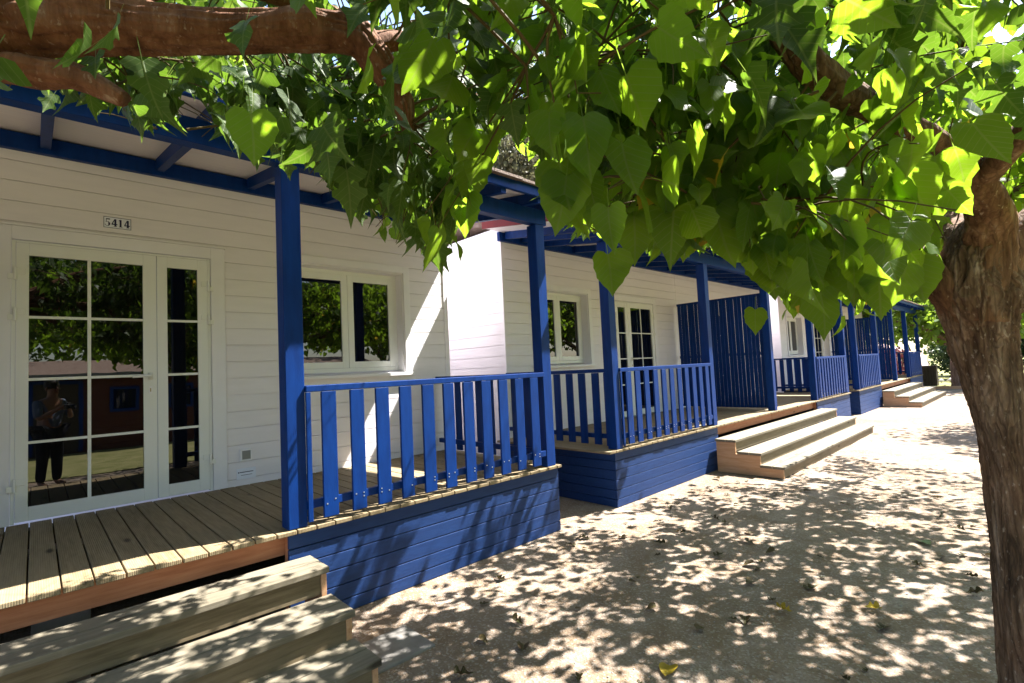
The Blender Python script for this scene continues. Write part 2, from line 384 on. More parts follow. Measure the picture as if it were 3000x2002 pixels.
# ------------------------------------------------------------------ terraces
ZR = lambda y: 3.520 + .158 * y          # underside of the porch roof
def make_terrace(k, label, sides=(-1, 1)):
    tx = TX + (k - 1) * P
    root = thing('terrace', (tx, -.92, 0), label, 'terrace')
    rl, rr = tx - 5.06, tx + 5.23
    rnd = random.Random(k + 3)
    dk = MB(); x0 = 1.0145 - math.ceil((1.0145 - (tx - 4.89)) / .123) * .123
    while x0 < tx + 4.88:
        e = -1.845 - rnd.uniform(0, .008); dz = rnd.uniform(-.0012, .0012)
        dk.box(x0 + .0035, min(x0 + .123 - .0035, tx + 4.895), e, -.0025, .600, H + dz); x0 += .123
    dk.build('deck', M['deck'], root, bevel=.004)
    for ya, yb in ((-.14, -.012), (-.95, -.87)): bj = MB(); bj.box(tx - 4.82, tx + 4.82, ya, yb, .47, .596); bj.build('joist', M['dark_timber'], root)
    # skirts of horizontal boards
    lines = [.0, .089, .191, .299, .406, .507, .598]
    for s in sides:
        m = MB(); a, b = sorted((tx + s * 2.325, tx + s * 4.870))
        for z0, z1 in zip(lines, lines[1:]): m.box(a, b, -1.822, -1.800, z0 + .003, z1 - .003)
        m.box(a + .01, b - .01, -1.799, -1.78, .005, .596)
        m.build('skirting', M['skirt'], root, bevel=.003)
        m = MB(); a, b = sorted((tx + s * 4.872, tx + s * 4.850))
        for z0, z1 in zip(lines, lines[1:]): m.box(a, b, -1.798, -.05, z0 + .003, z1 - .003)
        a, b = sorted((tx + s * 4.848, tx + s * 4.83)); m.box(a, b, -1.77, -.05, .005, .596)
        m.build('skirting', M['skirt'], root, bevel=.003)
        bj = MB(); a, b = sorted((tx + s * 2.37, tx + s * .01)); bj.box(a, b, -1.745, -1.70, .462, .598); bj.build('edge_joist', M['joist'], root, bevel=.003)
        sp = MB(); sp.box(tx + s * 2.345 - .02, tx + s * 2.345 + .02, -1.798, -1.750, .0, .598); sp.build('support', M['joist'], root, bevel=.003)
    # posts
    px = [tx + o for o in (-4.775, -2.385, 0, 2.385, 4.775)]
    for x in px:
        if (k == 0 and x < tx - .1): continue
        m = MB(); m.box(x - .06, x + .06, -1.83, -1.71, H + .002, 2.984); m.build('post', M['blue'], root, bevel=.005)
    # railings
    def railing(pts):
        """pts: list of (a0, a1, axis, fixed) - one rail run"""
        a0, a1, ax, fx, outw = pts
        rail = MB(); lo = MB()
        def bxa(mb, p0, p1, q0, q1, z0, z1):
            if ax == 'x': mb.box(p0, p1, q0, q1, z0, z1)
            else: mb.box(q0, q1, p0, p1, z0, z1)
        q0, q1 = sorted((fx, fx - outw * .085))
        bxa(rail, a0, a1, q0, q1, 1.487, 1.529); o = rail.build('railing', M['blue'], root, bevel=.004)
        q0, q1 = sorted((fx - outw * .024, fx - outw * .060))
        bxa(lo, a0, a1, q0, q1, .733, .785); lo.build('bottom_rail', M['blue'], o, bevel=.003)
        n = int((a1 - a0 - .05) / .187); pitch = (a1 - a0 + .083) / (n + 1) if ax == 'x' else .187
        q0, q1 = sorted((fx + outw * .0, fx - outw * .021))
        sc = MB()
        for i in range(n):
            b0 = a0 + .104 + i * (a1 - a0 - .104 + .084 - .083) / n * 1.0
            if b0 + .102 > a1 + .02: break
            w = .102 + rnd.uniform(-.003, .003); b0 += rnd.uniform(-.004, .004)
            m = MB(); bxa(m, b0, min(b0 + w, a1), q0, q1, .662 + rnd.uniform(-.003, .003), 1.485); m.build('baluster', M['blue'], o, bevel=.003)
            for uu in (b0 + .022, b0 + w - .022):
                for zz in (.748, .772):
                    yy = fx + outw * .0012
                    if ax == 'x' and rnd.random() < .6: sc.box(uu - .004, uu + .004, yy - .0010, yy + .0008, zz - .004, zz + .004)
        m = MB(); bxa(m, a0, a0 + .03, q0, q1, .655, 1.485); m.build('batten', M['blue'], o, bevel=.002)
        if sc.v: sc.build('screws', M['screw'], o)
    for s in sides:
        a, b = sorted((tx + s * 2.445, tx + s * 4.715)); railing((a, b, 'x', -1.85, -1))
        railing((-1.70, -.03, 'y', tx + s * 4.80, s))
    # slatted screen between the two porches
    if True:
        o = MB(); o.box(tx + .052, tx + .090, -1.69, -.03, 2.70, 2.745); scr = o.build('privacy_screen', M['blue'], root, bevel=.003)
        for zz in (.665, 1.63):
            m = MB(); m.box(tx + .056, tx + .090, -1.69, -.03, zz, zz + .05); m.build('screen_rail', M['blue'], scr, bevel=.002)
        y = -1.685; rs = random.Random(5 + k)
        sl = MB()
        while y < -.10:
            tl = rs.uniform(-.004, .004)
            sl.hexa([(tx + .040, y, .668), (tx + .054, y, .668), (tx + .054, y + .066, .668), (tx + .040, y + .066, .668),
                     (tx + .040, y + tl, 2.738), (tx + .054, y + tl, 2.738), (tx + .054, y + .066 + tl, 2.738), (tx + .040, y + .066 + tl, 2.738)]); y += .0712
        sl.build('slat_panel', M['blue'], scr, bevel=.002)
    # roof
    m = MB(); m.box(rl + .24, rr - .38, -.060, -.004, 3.375, 3.500); m.build('ledger', M['blue'], root, bevel=.004)
    m = MB(); m.box(tx - 4.875, tx + 4.875, -1.83, -1.735, 2.986, 3.136); m.build('front_beam', M['blue'], root, bevel=.005)
    offs = [.36, 1.12, 1.84, 2.56, 3.28, 4.0, 4.457, 4.80]
    for o in sorted([-q for q in offs] + offs):
        x = tx + .1 + o
        if k == 0 and x < -1.8: continue
        m = MB(); y0, y1 = -2.055, -.064
        m.hexa([(x - .03, y0, ZR(y0) - .102), (x + .03, y0, ZR(y0) - .102), (x + .03, y1, ZR(y1) - .102), (x - .03, y1, ZR(y1) - .102),
                (x - .03, y0, ZR(y0) - .001), (x + .03, y0, ZR(y0) - .001), (x + .03, y1, ZR(y1) - .001), (x - .03, y1, ZR(y1) - .001)])
        m.build('rafter', M['blue'], root, bevel=.003)
    m = MB()
    m.hexa([(rl, -2.055, ZR(-2.055)), (rr, -2.055, ZR(-2.055)), (rr, -.002, ZR(0)), (rl, -.002, ZR(0)),
            (rl, -2.055, ZR(-2.055) + .016), (rr, -2.055, ZR(-2.055) + .016), (rr, -.002, ZR(0) + .016), (rl, -.002, ZR(0) + .016)])
    m.build('ceiling_board', M['soffit'], root)
    m = MB(); yy = -2.13
    rs = random.Random(11 + k); xs = rl - .02
    while xs < rr:                                                # shingle strips, the lower edge ragged
        xe = min(xs + .333, rr + .02); e = yy - rs.uniform(0, .03); up = rs.uniform(.0, .010)
        m.hexa([(xs, e, ZR(e) + .028 + up), (xe - .004, e, ZR(e) + .028 + up), (xe - .004, .02, ZR(.02) + .024), (xs, .02, ZR(.02) + .024),
                (xs, e, ZR(e) + .052 + up), (xe - .004, e, ZR(e) + .052 + up), (xe - .004, .02, ZR(.02) + .05), (xs, .02, ZR(.02) + .05)]); xs = xe
    m.build('shingles', M['shingle'], root)
    m = MB(); m.box(rl, rr, -2.092, -2.058, ZR(-2.09) - .055, ZR(-2.09) + .066 - .03); m.build('fascia', M['blue'], root, bevel=.004)
    for x0, x1 in ((rl - .03, rl - .002), (rr + .002, rr + .03)):
        m = MB(); y0, y1 = -2.14, .0
        if x0 > tx: y1 = -.003
        m.hexa([(x0, y0, ZR(y0) - .012), (x1, y0, ZR(y0) - .012), (x1, y1, ZR(y1) - .012), (x0, y1, ZR(y1) - .012),
                (x0, y0, ZR(y0) + .086), (x1, y0, ZR(y0) + .086), (x1, y1, ZR(y1) + .086), (x0, y1, ZR(y1) + .086)])
        m.build('barge_board', M['red'], root, bevel=.003)
    return root

def make_steps(k, label):
    x0, x1 = 6.82 + (k - 1) * P, 11.76 + (k - 1) * P
    root = thing('steps', ((x0 + x1) / 2, -2.3, 0), label, 'steps', 'wooden steps up to the terraces')
    rows = [(-1.86, -2.15, .455, .30), (-2.16, -2.475, .302, .145), (-2.45, -2.755, .148, 0.0)]
    for i, (yb, yf, zt, zn) in enumerate(rows):
        t = MB(); w = (yb - yf - .006) / 2
        t.box(x0 - .012, x1 + .012, yf, yf + w, zt - .034, zt); t.box(x0 - .012, x1 + .012, yb - w, yb, zt - .034, zt + .001)
        t.build('tread', M['step'], root, bevel=.004)
        r = MB(); r.box(x0 + .034, x1 - .034, yf + .022, yf + .044, zn if i < 2 else .004, zt - .0345); r.build('riser', M['riser'], root, bevel=.002)
    for xa, xb in ((x0, x0 + .033), (x1 - .033, x1)):
        s = MB(); s.prism([(-1.87, .0), (-2.735, .0), (-2.735, .113), (-2.455, .113), (-2.455, .267), (-2.135, .267), (-2.135, .420), (-1.87, .420)], xa, xb)
        s.build('stringer', M['stringer'], root, bevel=.003)
    return root

make_cabin(0, 1, 'white plank cabin with the number 5414 plate above its glazed double door', True)
make_cabin(1, -1, 'white plank cabin between the sunlit end wall and the first tall blue slatted screen', False)
make_cabin(1, 1, 'white plank cabin just right of the first tall blue screen, above the sunlit steps', False)
make_cabin(2, -1, 'white plank cabin left of the farther blue slatted screen, mostly hidden by posts', False)
make_cabin(2, 1, 'farthest white plank cabin, at the end of the row beyond the last screen', False)
make_terrace(0, 'nearest blue terrace with dark wooden deck in front of the cabin numbered 5414', (1,))
make_terrace(1, 'middle blue terrace with red roof edge, behind the second flight of steps')
make_terrace(2, 'farthest blue terrace at the end of the row with the last flight of steps')
make_steps(0, 'nearest wooden steps, dappled with light below the 5414 door')
make_steps(1, 'sunlit wooden steps below the first tall blue screen')
make_steps(2, 'smallest far steps beside the dark litter bin')

b = MB().box(-.20, .03, -1.60, -1.30, 0, .44).build('concrete_block', M['concrete'], bevel=.006); at_base(b, (-.085, -1.45, 0))
tag(b, 'grey concrete block propping the deck behind the nearest steps', 'block')
b = MB().box(1.115, 1.50, -2.62, -2.28, -.03, .012).build('concrete_slab', M['concrete'], bevel=.01); at_base(b, (1.36, -2.42, 0))
tag(b, 'grey concrete slab on the ground at the end of the nearest steps', 'slab')

# ------------------------------------------------------------------ ground
def lines_of(lo, hi, f0, f1, fine, coarse):
    a = [lo]; x = lo
    while x < hi:
        x += fine if f0 <= x < f1 else min(coarse, max(fine, .25 * (max(f0 - x, x - f1)))) if not (f0 <= x < f1) else fine
        a.append(x)
    return np.array(a)
def ground_z(x, y):
    if -1 < x < 12 and -8 < y < -1.85:
        v = noise.fractal(Vector((x * 1.7, y * 1.7, 3.1)), 1., 2., 4) * .010 + noise.fractal(Vector((x * 9, y * 9, 1.1)), 1., 2., 3) * .0045
        f = min(1, (x + 1) / .5, (12 - x) / 2, (y + 8), (-1.85 - y) / .3)
        return v * f - .004 * f
    return 0.
gx = lines_of(-300, 400, -1, 8, .04, 40); gy = lines_of(-300, 300, -7.5, -1.5, .04, 40)
vv = [(x, y, ground_z(x, y)) for x in gx for y in gy]; ny = len(gy)
ff = [(i * ny + j, (i + 1) * ny + j, (i + 1) * ny + j + 1, i * ny + j + 1) for i in range(len(gx) - 1) for j in range(ny - 1)]
me = bpy.data.meshes.new('ground'); me.from_pydata(vv, [], ff); tag(link_mesh('ground', me, M['dirt'], smooth=True), kind='structure')
tag(MB().box(26.05, 220, -140, 60, -.05, .012).build('lawn', M['lawn']), kind='structure')
tag(MB().box(-60, 26.0, -60, -7.05, -.05, .012).build('lawn', M['lawn']), kind='structure')
k_ = MB().box(25.86, 26.02, -14, -1.2, -.02, .10).build('timber_kerb', M['stringer'], bevel=.01); at_base(k_, (25.94, -7.6, 0))
tag(k_, 'low wooden edging beam between the sunlit dirt and the far lawn', 'kerb')

def stones(name, pts, sizes, m):
    ico = [(0, 0, .6), (.9, 0, .05), (.3, .85, .1), (-.75, .5, 0), (-.7, -.55, .1), (.35, -.85, 0), (0, 0, -.5)]
    fc = [(0, 1, 2), (0, 2, 3), (0, 3, 4), (0, 4, 5), (0, 5, 1), (6, 2, 1), (6, 3, 2), (6, 4, 3), (6, 5, 4), (6, 1, 5)]
    n = len(pts); base = np.array(ico); jit = RNG.uniform(.7, 1.3, (n, 7, 3)); a = RNG.uniform(0, 6.28, n)
    v = base[None] * jit; c, s = np.cos(a)[:, None], np.sin(a)[:, None]
    v = np.stack([v[..., 0] * c - v[..., 1] * s, v[..., 0] * s + v[..., 1] * c, v[..., 2]], -1) * sizes[:, None, None] + pts[:, None]
    return raw_mesh(name, v.reshape(-1, 3), (np.array(fc)[None] + 7 * np.arange(n)[:, None, None]).reshape(-1, 3), m)
def raw_mesh(name, v, f, m, parent=None, attr=None, smooth=False):
    o = org(parent); me = bpy.data.meshes.new(name); k = f.shape[1]
    v = v - np.array(o)
    me.vertices.add(len(v)); me.vertices.foreach_set('co', np.ascontiguousarray(v, dtype=np.float32).ravel())
    me.loops.add(f.size); me.loops.foreach_set('vertex_index', np.ascontiguousarray(f, dtype=np.int32).ravel())
    me.polygons.add(len(f)); me.polygons.foreach_set('loop_start', np.arange(0, f.size, k, dtype=np.int32))
    me.polygons.foreach_set('loop_total', np.full(len(f), k, dtype=np.int32))
    if attr is not None:
        a = me.attributes.new('leaf', 'FLOAT_VECTOR', 'POINT'); a.data.foreach_set('vector', np.ascontiguousarray(attr, dtype=np.float32).ravel())
    me.update(calc_edges=True); me.validate()
    return link_mesh(name, me, m, parent, smooth)
n = 9000
r_ = 2.0 + RNG.power(1.3, n) * 7; a_ = RNG.uniform(-.35, 1.0, n)
sx, sy = -.19 + r_ * np.cos(a_), -5.16 + r_ * np.sin(a_)
ok = (sy < -2.0) & ~((sx < 1.25) & (sy > -2.85)); sx, sy = sx[ok], sy[ok]
sz = np.array([ground_z(x, y) for x, y in zip(sx, sy)])
tag(stones('gravel', np.stack([sx, sy, sz], 1), np.minimum(.0022 + RNG.exponential(.0022, len(sx)), .02), M['gravel']), kind='stuff')

# ------------------------------------------------------------------ leaves and trees
def leaf_shape(kind):
    if kind == 'heart':
        e = [(.0, .0), (.12, -.10), (.27, -.13), (.39, -.07), (.47, .05), (.505, .18), (.50, .31), (.46, .44), (.40, .56), (.33, .67), (.25, .77), (.16, .87), (.07, .97), (.0, 1.10)]
    elif kind == 'lobed':
        e = [(.0, .0), (.12, -.08), (.25, -.10), (.37, -.02), (.47, .10), (.40, .24), (.22, .30), (.25, .40), (.40, .46), (.44, .58), (.24, .66), (.15, .80), (.07, .97), (.0, 1.20)]
    else:
        e = [(.0, .0), (.42, .30), (.30, .70), (0, 1.0)]
    return np.array(e)
def leaf_mesh(name, pos, down, nrm, size, rnd, kind, m, parent=None, petiole=True):
    """one mesh of many leaves; each hangs from pos along `down`, its face turned to nrm"""
    n = len(pos); e = leaf_shape(kind); k = len(e)
    mid = np.stack([np.zeros(k), np.clip(e[:, 1], 0, None)], 1)
    if kind != 'plain':                                             # fine teeth along the edge
        e = e.copy(); e[2:-1:2, 0] *= 1.045; e[3:-1:2, 0] *= .965
    uv = np.concatenate([mid, e, e * [-1, 1]]); V = len(uv)
    f = []
    for i in range(k - 1):
        f.append((i, k + i, k + i + 1, i + 1)); f.append((i, i + 1, 2 * k + i + 1, 2 * k + i))
    if petiole:
        uv = np.concatenate([uv, [[-.010, .0], [.010, .0], [.009, -.55], [-.009, -.55]]]); f.append((V, V + 1, V + 2, V + 3)); V += 4
    uv = np.array(uv); f = np.array(f)
    y = down / np.linalg.norm(down, axis=1, keepdims=True)
    z = nrm - y * np.sum(nrm * y, 1, keepdims=True); z /= np.linalg.norm(z, axis=1, keepdims=True) + 1e-9
    x = np.cross(y, z)
    fold = RNG.uniform(-.08, .60, n)[:, None]; curl = RNG.normal(-.18, .22, n)[:, None]; wob = RNG.uniform(-.14, .14, n)[:, None]; ph = RNG.uniform(0, 6, n)[:, None]
    asp = RNG.uniform(.82, 1.06, n)[:, None]; skew = RNG.uniform(-.12, .12, n)[:, None]
    u, v = uv[None, :, 0], uv[None, :, 1]
    lx = u * asp + skew * np.clip(v, 0, 2) ** 2; lz = fold * np.abs(u) + curl * np.clip(v, 0, 2) ** 2 + wob * np.sin(v * 7 + ph) * np.abs(u) * 2 + .05 * np.sin(v * 13 + ph) * np.abs(u)
    co = (lx[..., None] * x[:, None] + (v + 0 * lx)[..., None] * y[:, None] + lz[..., None] * z[:, None]) * size[:, None, None] + pos[:, None]
    at = np.stack([u + 0 * lx, v + 0 * lx, np.broadcast_to(rnd[:, None], lx.shape)], -1)
    return raw_mesh(name, co.reshape(-1, 3), (f[None] + V * np.arange(n)[:, None, None]).reshape(-1, 4), m, parent, at.reshape(-1, 3), True)

EYE = np.array([-.19, -5.16, 1.57])
# leaves cut to fit the camera's view: lowest elevation by bearing from EYE
MIN_ELEV = np.array([(-60, 8), (-20, 6), (0, 6), (3, 6.5), (5, 6.7), (7, 5), (9, 3.6), (12, 1.6), (16, 3.5), (19, 5.5), (21, 8.5), (22.4, 10.1), (27.5, 11.2), (32.6, 11.3), (34.8, 13.2), (39.2, 14.6), (41.2, 17), (42.7, 23.0), (46.7, 24.2), (50.0, 19.6), (51.0, 12.4), (54.8, 10.8), (58.6, 13), (61.8, 15.2), (65.9, 18), (68.9, 20), (72.6, 21.4), (76, 20.8), (78, 22.2), (85, 22.3), (92, 22.8), (130, 20)])
def above_min_elev(p, slack=0.):
    d = p - EYE; az = np.degrees(np.arctan2(d[:, 1], d[:, 0])); el = np.degrees(np.arctan2(d[:, 2], np.hypot(d[:, 0], d[:, 1])))
    return el > np.interp(az, MIN_ELEV[:, 0], MIN_ELEV[:, 1]) + slack

LIMB_SHOW = np.array([(1.56, -4.56, 2.83), (1.61, -4.60, 2.74), (1.66, -4.63, 2.66), (1.72, -4.67, 2.59), (1.80, -4.71, 2.52), (1.92, -4.76, 2.47), (2.29, -4.94, 2.34), (2.40, -4.98, 2.28), (2.50, -5.02, 2.22), (2.62, -5.03, 2.13), (2.735, -5.04, 2.03)])
def hides(p):
    """would stand right in front of the main limb, as seen from the camera; most leaves there are dropped"""
    d = p - EYE; n = np.linalg.norm(d, axis=1); q = LIMB_SHOW - EYE; m = np.linalg.norm(q, axis=1)
    c = (d / n[:, None]) @ (q / m[:, None]).T; return ((c > math.cos(math.radians(2.6))) & (n[:, None] < m[None])).any(1)
def bare(p):
    """before the left limbs as the camera sees them; most leaves there are dropped"""
    d = p - EYE; az = np.degrees(np.arctan2(d[:, 1], d[:, 0])); el = np.degrees(np.arctan2(d[:, 2], np.hypot(d[:, 0], d[:, 1])))
    n = np.linalg.norm(d, axis=1)
    return ((az > 56) & (az < 125) & (el > 26.5) & (el < 38) & (n < 2.3)) | ((az > 79.5) & (az < 96) & (el > 23.6) & (el < 27) & (n < 2.1))
def rough_limb(mb, pts, rad, n=20, sub=10, amp=.10, seed=0., cap=True, ridge=0., knots=0):
    """a limb through pts (Catmull-Rom) with knobs and furrows"""
    pts = [Vector(p) for p in pts]; P_, R_ = [], []
    for i in range(len(pts) - 1):
        p0, p1, p2, p3 = pts[max(i - 1, 0)], pts[i], pts[i + 1], pts[min(i + 2, len(pts) - 1)]
        for j in range(sub):
            t = j / sub
            P_.append(.5 * ((2 * p1) + (p2 - p0) * t + (2 * p0 - 5 * p1 + 4 * p2 - p3) * t * t + (3 * p1 - p0 - 3 * p2 + p3) * t ** 3))
            R_.append(rad[i] * (1 - t) + rad[i + 1] * t)
    P_.append(pts[-1]); R_.append(rad[-1])
    b = len(mb.v); mb.tube(P_, R_, n, cap); kr = random.Random(int(seed * 100))
    KN = [(kr.uniform(0, len(P_) - 1), kr.uniform(0, 6.283), kr.uniform(.18, .42), kr.uniform(1.2, 2.8)) for _ in range(knots)]
    for i in range(len(P_)):
        for k in range(n):
            v = Vector(mb.v[b + i * n + k]); d = v - P_[i]; q = k / n * 6.283
            f = noise.fractal(Vector((math.cos(q) * 1.1 + seed, math.sin(q) * 1.1, i / sub * .9)), .9, 2., 3) * .9
            f += noise.fractal(Vector((math.cos(q) * 4.2 + seed, math.sin(q) * 4.2, i / sub * 1.3)), .8, 2., 3) * .75
            if ridge:
                w = .55 * noise.noise(Vector((math.cos(q) * 2 + seed, math.sin(q) * 2, i / sub * 1.6)))
                f2 = noise.fractal(Vector((math.cos(q + w) * 6.5 + seed, math.sin(q + w) * 6.5, i / sub * .75)), .7, 2., 4)
                f += ridge * (.45 - 2.2 * abs(f2))
            for ki, kq, kw, kh in KN:
                dq = abs((q - kq + math.pi) % (2 * math.pi) - math.pi); g = (dq / .55) ** 2 + ((i - ki) / sub / kw * 1.6) ** 2
                if g < 6: f += kh * math.exp(-g) * (1.15 - math.exp(-g * 6) * .6)
            mb.v[b + i * n + k] = tuple(P_[i] + d * (1 + amp * f))
    return P_

def twigs(limbs, targets, spacing, rnd):
    """thin shoots from the limbs, and from earlier shoots, to the target points; returns paths"""
    paths = []; la = [np.array(p) for l in limbs for p in l]; first = np.array(la)
    targets = sorted(targets, key=lambda t: float(np.linalg.norm(first - np.array(t), axis=1).min()))
    for t in targets:
        arr = np.array(la); d = np.linalg.norm((arr - t) * [1, 1, 1.6], axis=1); s = arr[np.argsort(d)[rnd.randrange(0, 9)]]
        t = np.array(t); ln = np.linalg.norm(t - s)
        if ln < .12: continue
        n = max(4, int(ln / .10)); q = np.linspace(0, 1, n + 1)[:, None]
        c = (s + t) / 2 + np.array([rnd.uniform(-.18, .18) * ln, rnd.uniform(-.18, .18) * ln, .20 * ln])
        p = (1 - q) ** 2 * s + 2 * q * (1 - q) * c + q * q * t; paths.append(p)
        if rnd.random() < .6: la.append(p[int(n * rnd.uniform(.35, .75))])
    return paths
def leaves_on(paths, spacing, rnd, start=.25):
    pos, dirn = [], []
    for p in paths:
        seg = np.linalg.norm(np.diff(p, axis=0), axis=1); cum = np.concatenate([[0], np.cumsum(seg)]); tot = cum[-1]
        s = max(start * tot, tot - 1.3)
        while s < tot:
            i = min(np.searchsorted(cum, s) - 1, len(p) - 2); i = max(i, 0); t = (s - cum[i]) / seg[i]
            pos.append(p[i] * (1 - t) + p[i + 1] * t); dirn.append((p[i + 1] - p[i]) / seg[i]); s += spacing * rnd.uniform(.6, 1.4)
    return np.array(pos), np.array(dirn)
def crown(root, limbs, targets, spacing, size, kind, m, seed, hero=None, minsize=.05, slack=0., face=.5):
    rnd = random.Random(seed); paths = twigs(limbs, targets, spacing, rnd)
    keep = []
    for p in paths:
        okk = above_min_elev(p, .8); i = len(p)
        while i > 2 and not okk[:i].all(): i -= 1
        if i > 2: keep.append(p[:i])
    paths = keep
    tm = MB()
    for p in paths:
        if np.linalg.norm(p - EYE, axis=1).min() < 1.0 or (hides(p) | bare(p)).mean() > .25: continue
        tm.tube([tuple(q) for q in p], list(np.linspace(.0045, .0014, len(p))), 5, False)
    tm.build('twigs', M['twig'], root, smooth=True)
    pos, dr = leaves_on(paths, spacing, rnd); n = len(pos)
    side = RNG.normal(0, 1, (n, 3)); side -= dr * np.sum(side * dr, 1, keepdims=True); side /= np.linalg.norm(side, axis=1, keepdims=True)
    sz = size * np.clip(RNG.normal(1, .22, n), .45, 1.45)
    pos = pos + side * .035 + np.array([0, 0, -.03]) + RNG.normal(0, .012, (n, 3))
    down = np.array([0, 0, -1.]) + side * RNG.uniform(.1, .9, n)[:, None] + dr * .25 + RNG.normal(0, .18, (n, 3))
    nrm = RNG.normal(0, 1, (n, 3)) * [1, 1, .5] + np.array([0, 0, .7]) + np.array([.5, -.2, 0]) * face
    base = pos + down / np.linalg.norm(down, axis=1, keepdims=True) * sz[:, None] * .55     # the petiole ends here
    tip = base + down / np.linalg.norm(down, axis=1, keepdims=True) * sz[:, None]
    az0 = np.degrees(np.arctan2((tip - EYE)[:, 1], (tip - EYE)[:, 0]))
    slk = np.array([2.4 * noise.noise(Vector((a * .33, seed, .5))) + 1.0 for a in az0]) + RNG.exponential(.9, n) - .6     # a ragged lower edge
    ok = above_min_elev(tip, slack + slk) & (np.linalg.norm(base - EYE, axis=1) > .85) & (base[:, 2] > 1.72)
    ok &= ~((base[:, 1] > -2.35) & (base[:, 2] < 3.5) & (base[:, 2] > 2.85))                # not through the porch roofs
    ok &= base[:, 1] < -1.95
    dd = base - EYE; az = np.degrees(np.arctan2(dd[:, 1], dd[:, 0])); q = RNG.uniform(0, 1, len(az))
    ok &= ~(bare(base) & (q < .88)) & ~((hides(base) | hides((base + tip) / 2)) & (q < .8))
    ok &= np.linalg.norm(dd, axis=1) > 1.18
    base, down, nrm, sz = base[ok], down[ok], nrm[ok], sz[ok]; rn = RNG.uniform(0, 1, len(sz))
    if hero is not None:
        hp, hd, hn, hs = (np.array([h[i] for h in hero], dtype=float) for i in range(4))
        base = np.concatenate([base, hp]); down = np.concatenate([down, hd]); nrm = np.concatenate([nrm, hn]); sz = np.concatenate([sz, hs]); rn = np.concatenate([rn, RNG.uniform(.35, .85, len(hs))])
    print('LEAVES', root.name, len(sz))
    return leaf_mesh('leaves', base, down, nrm, sz, rn, kind, m, root)

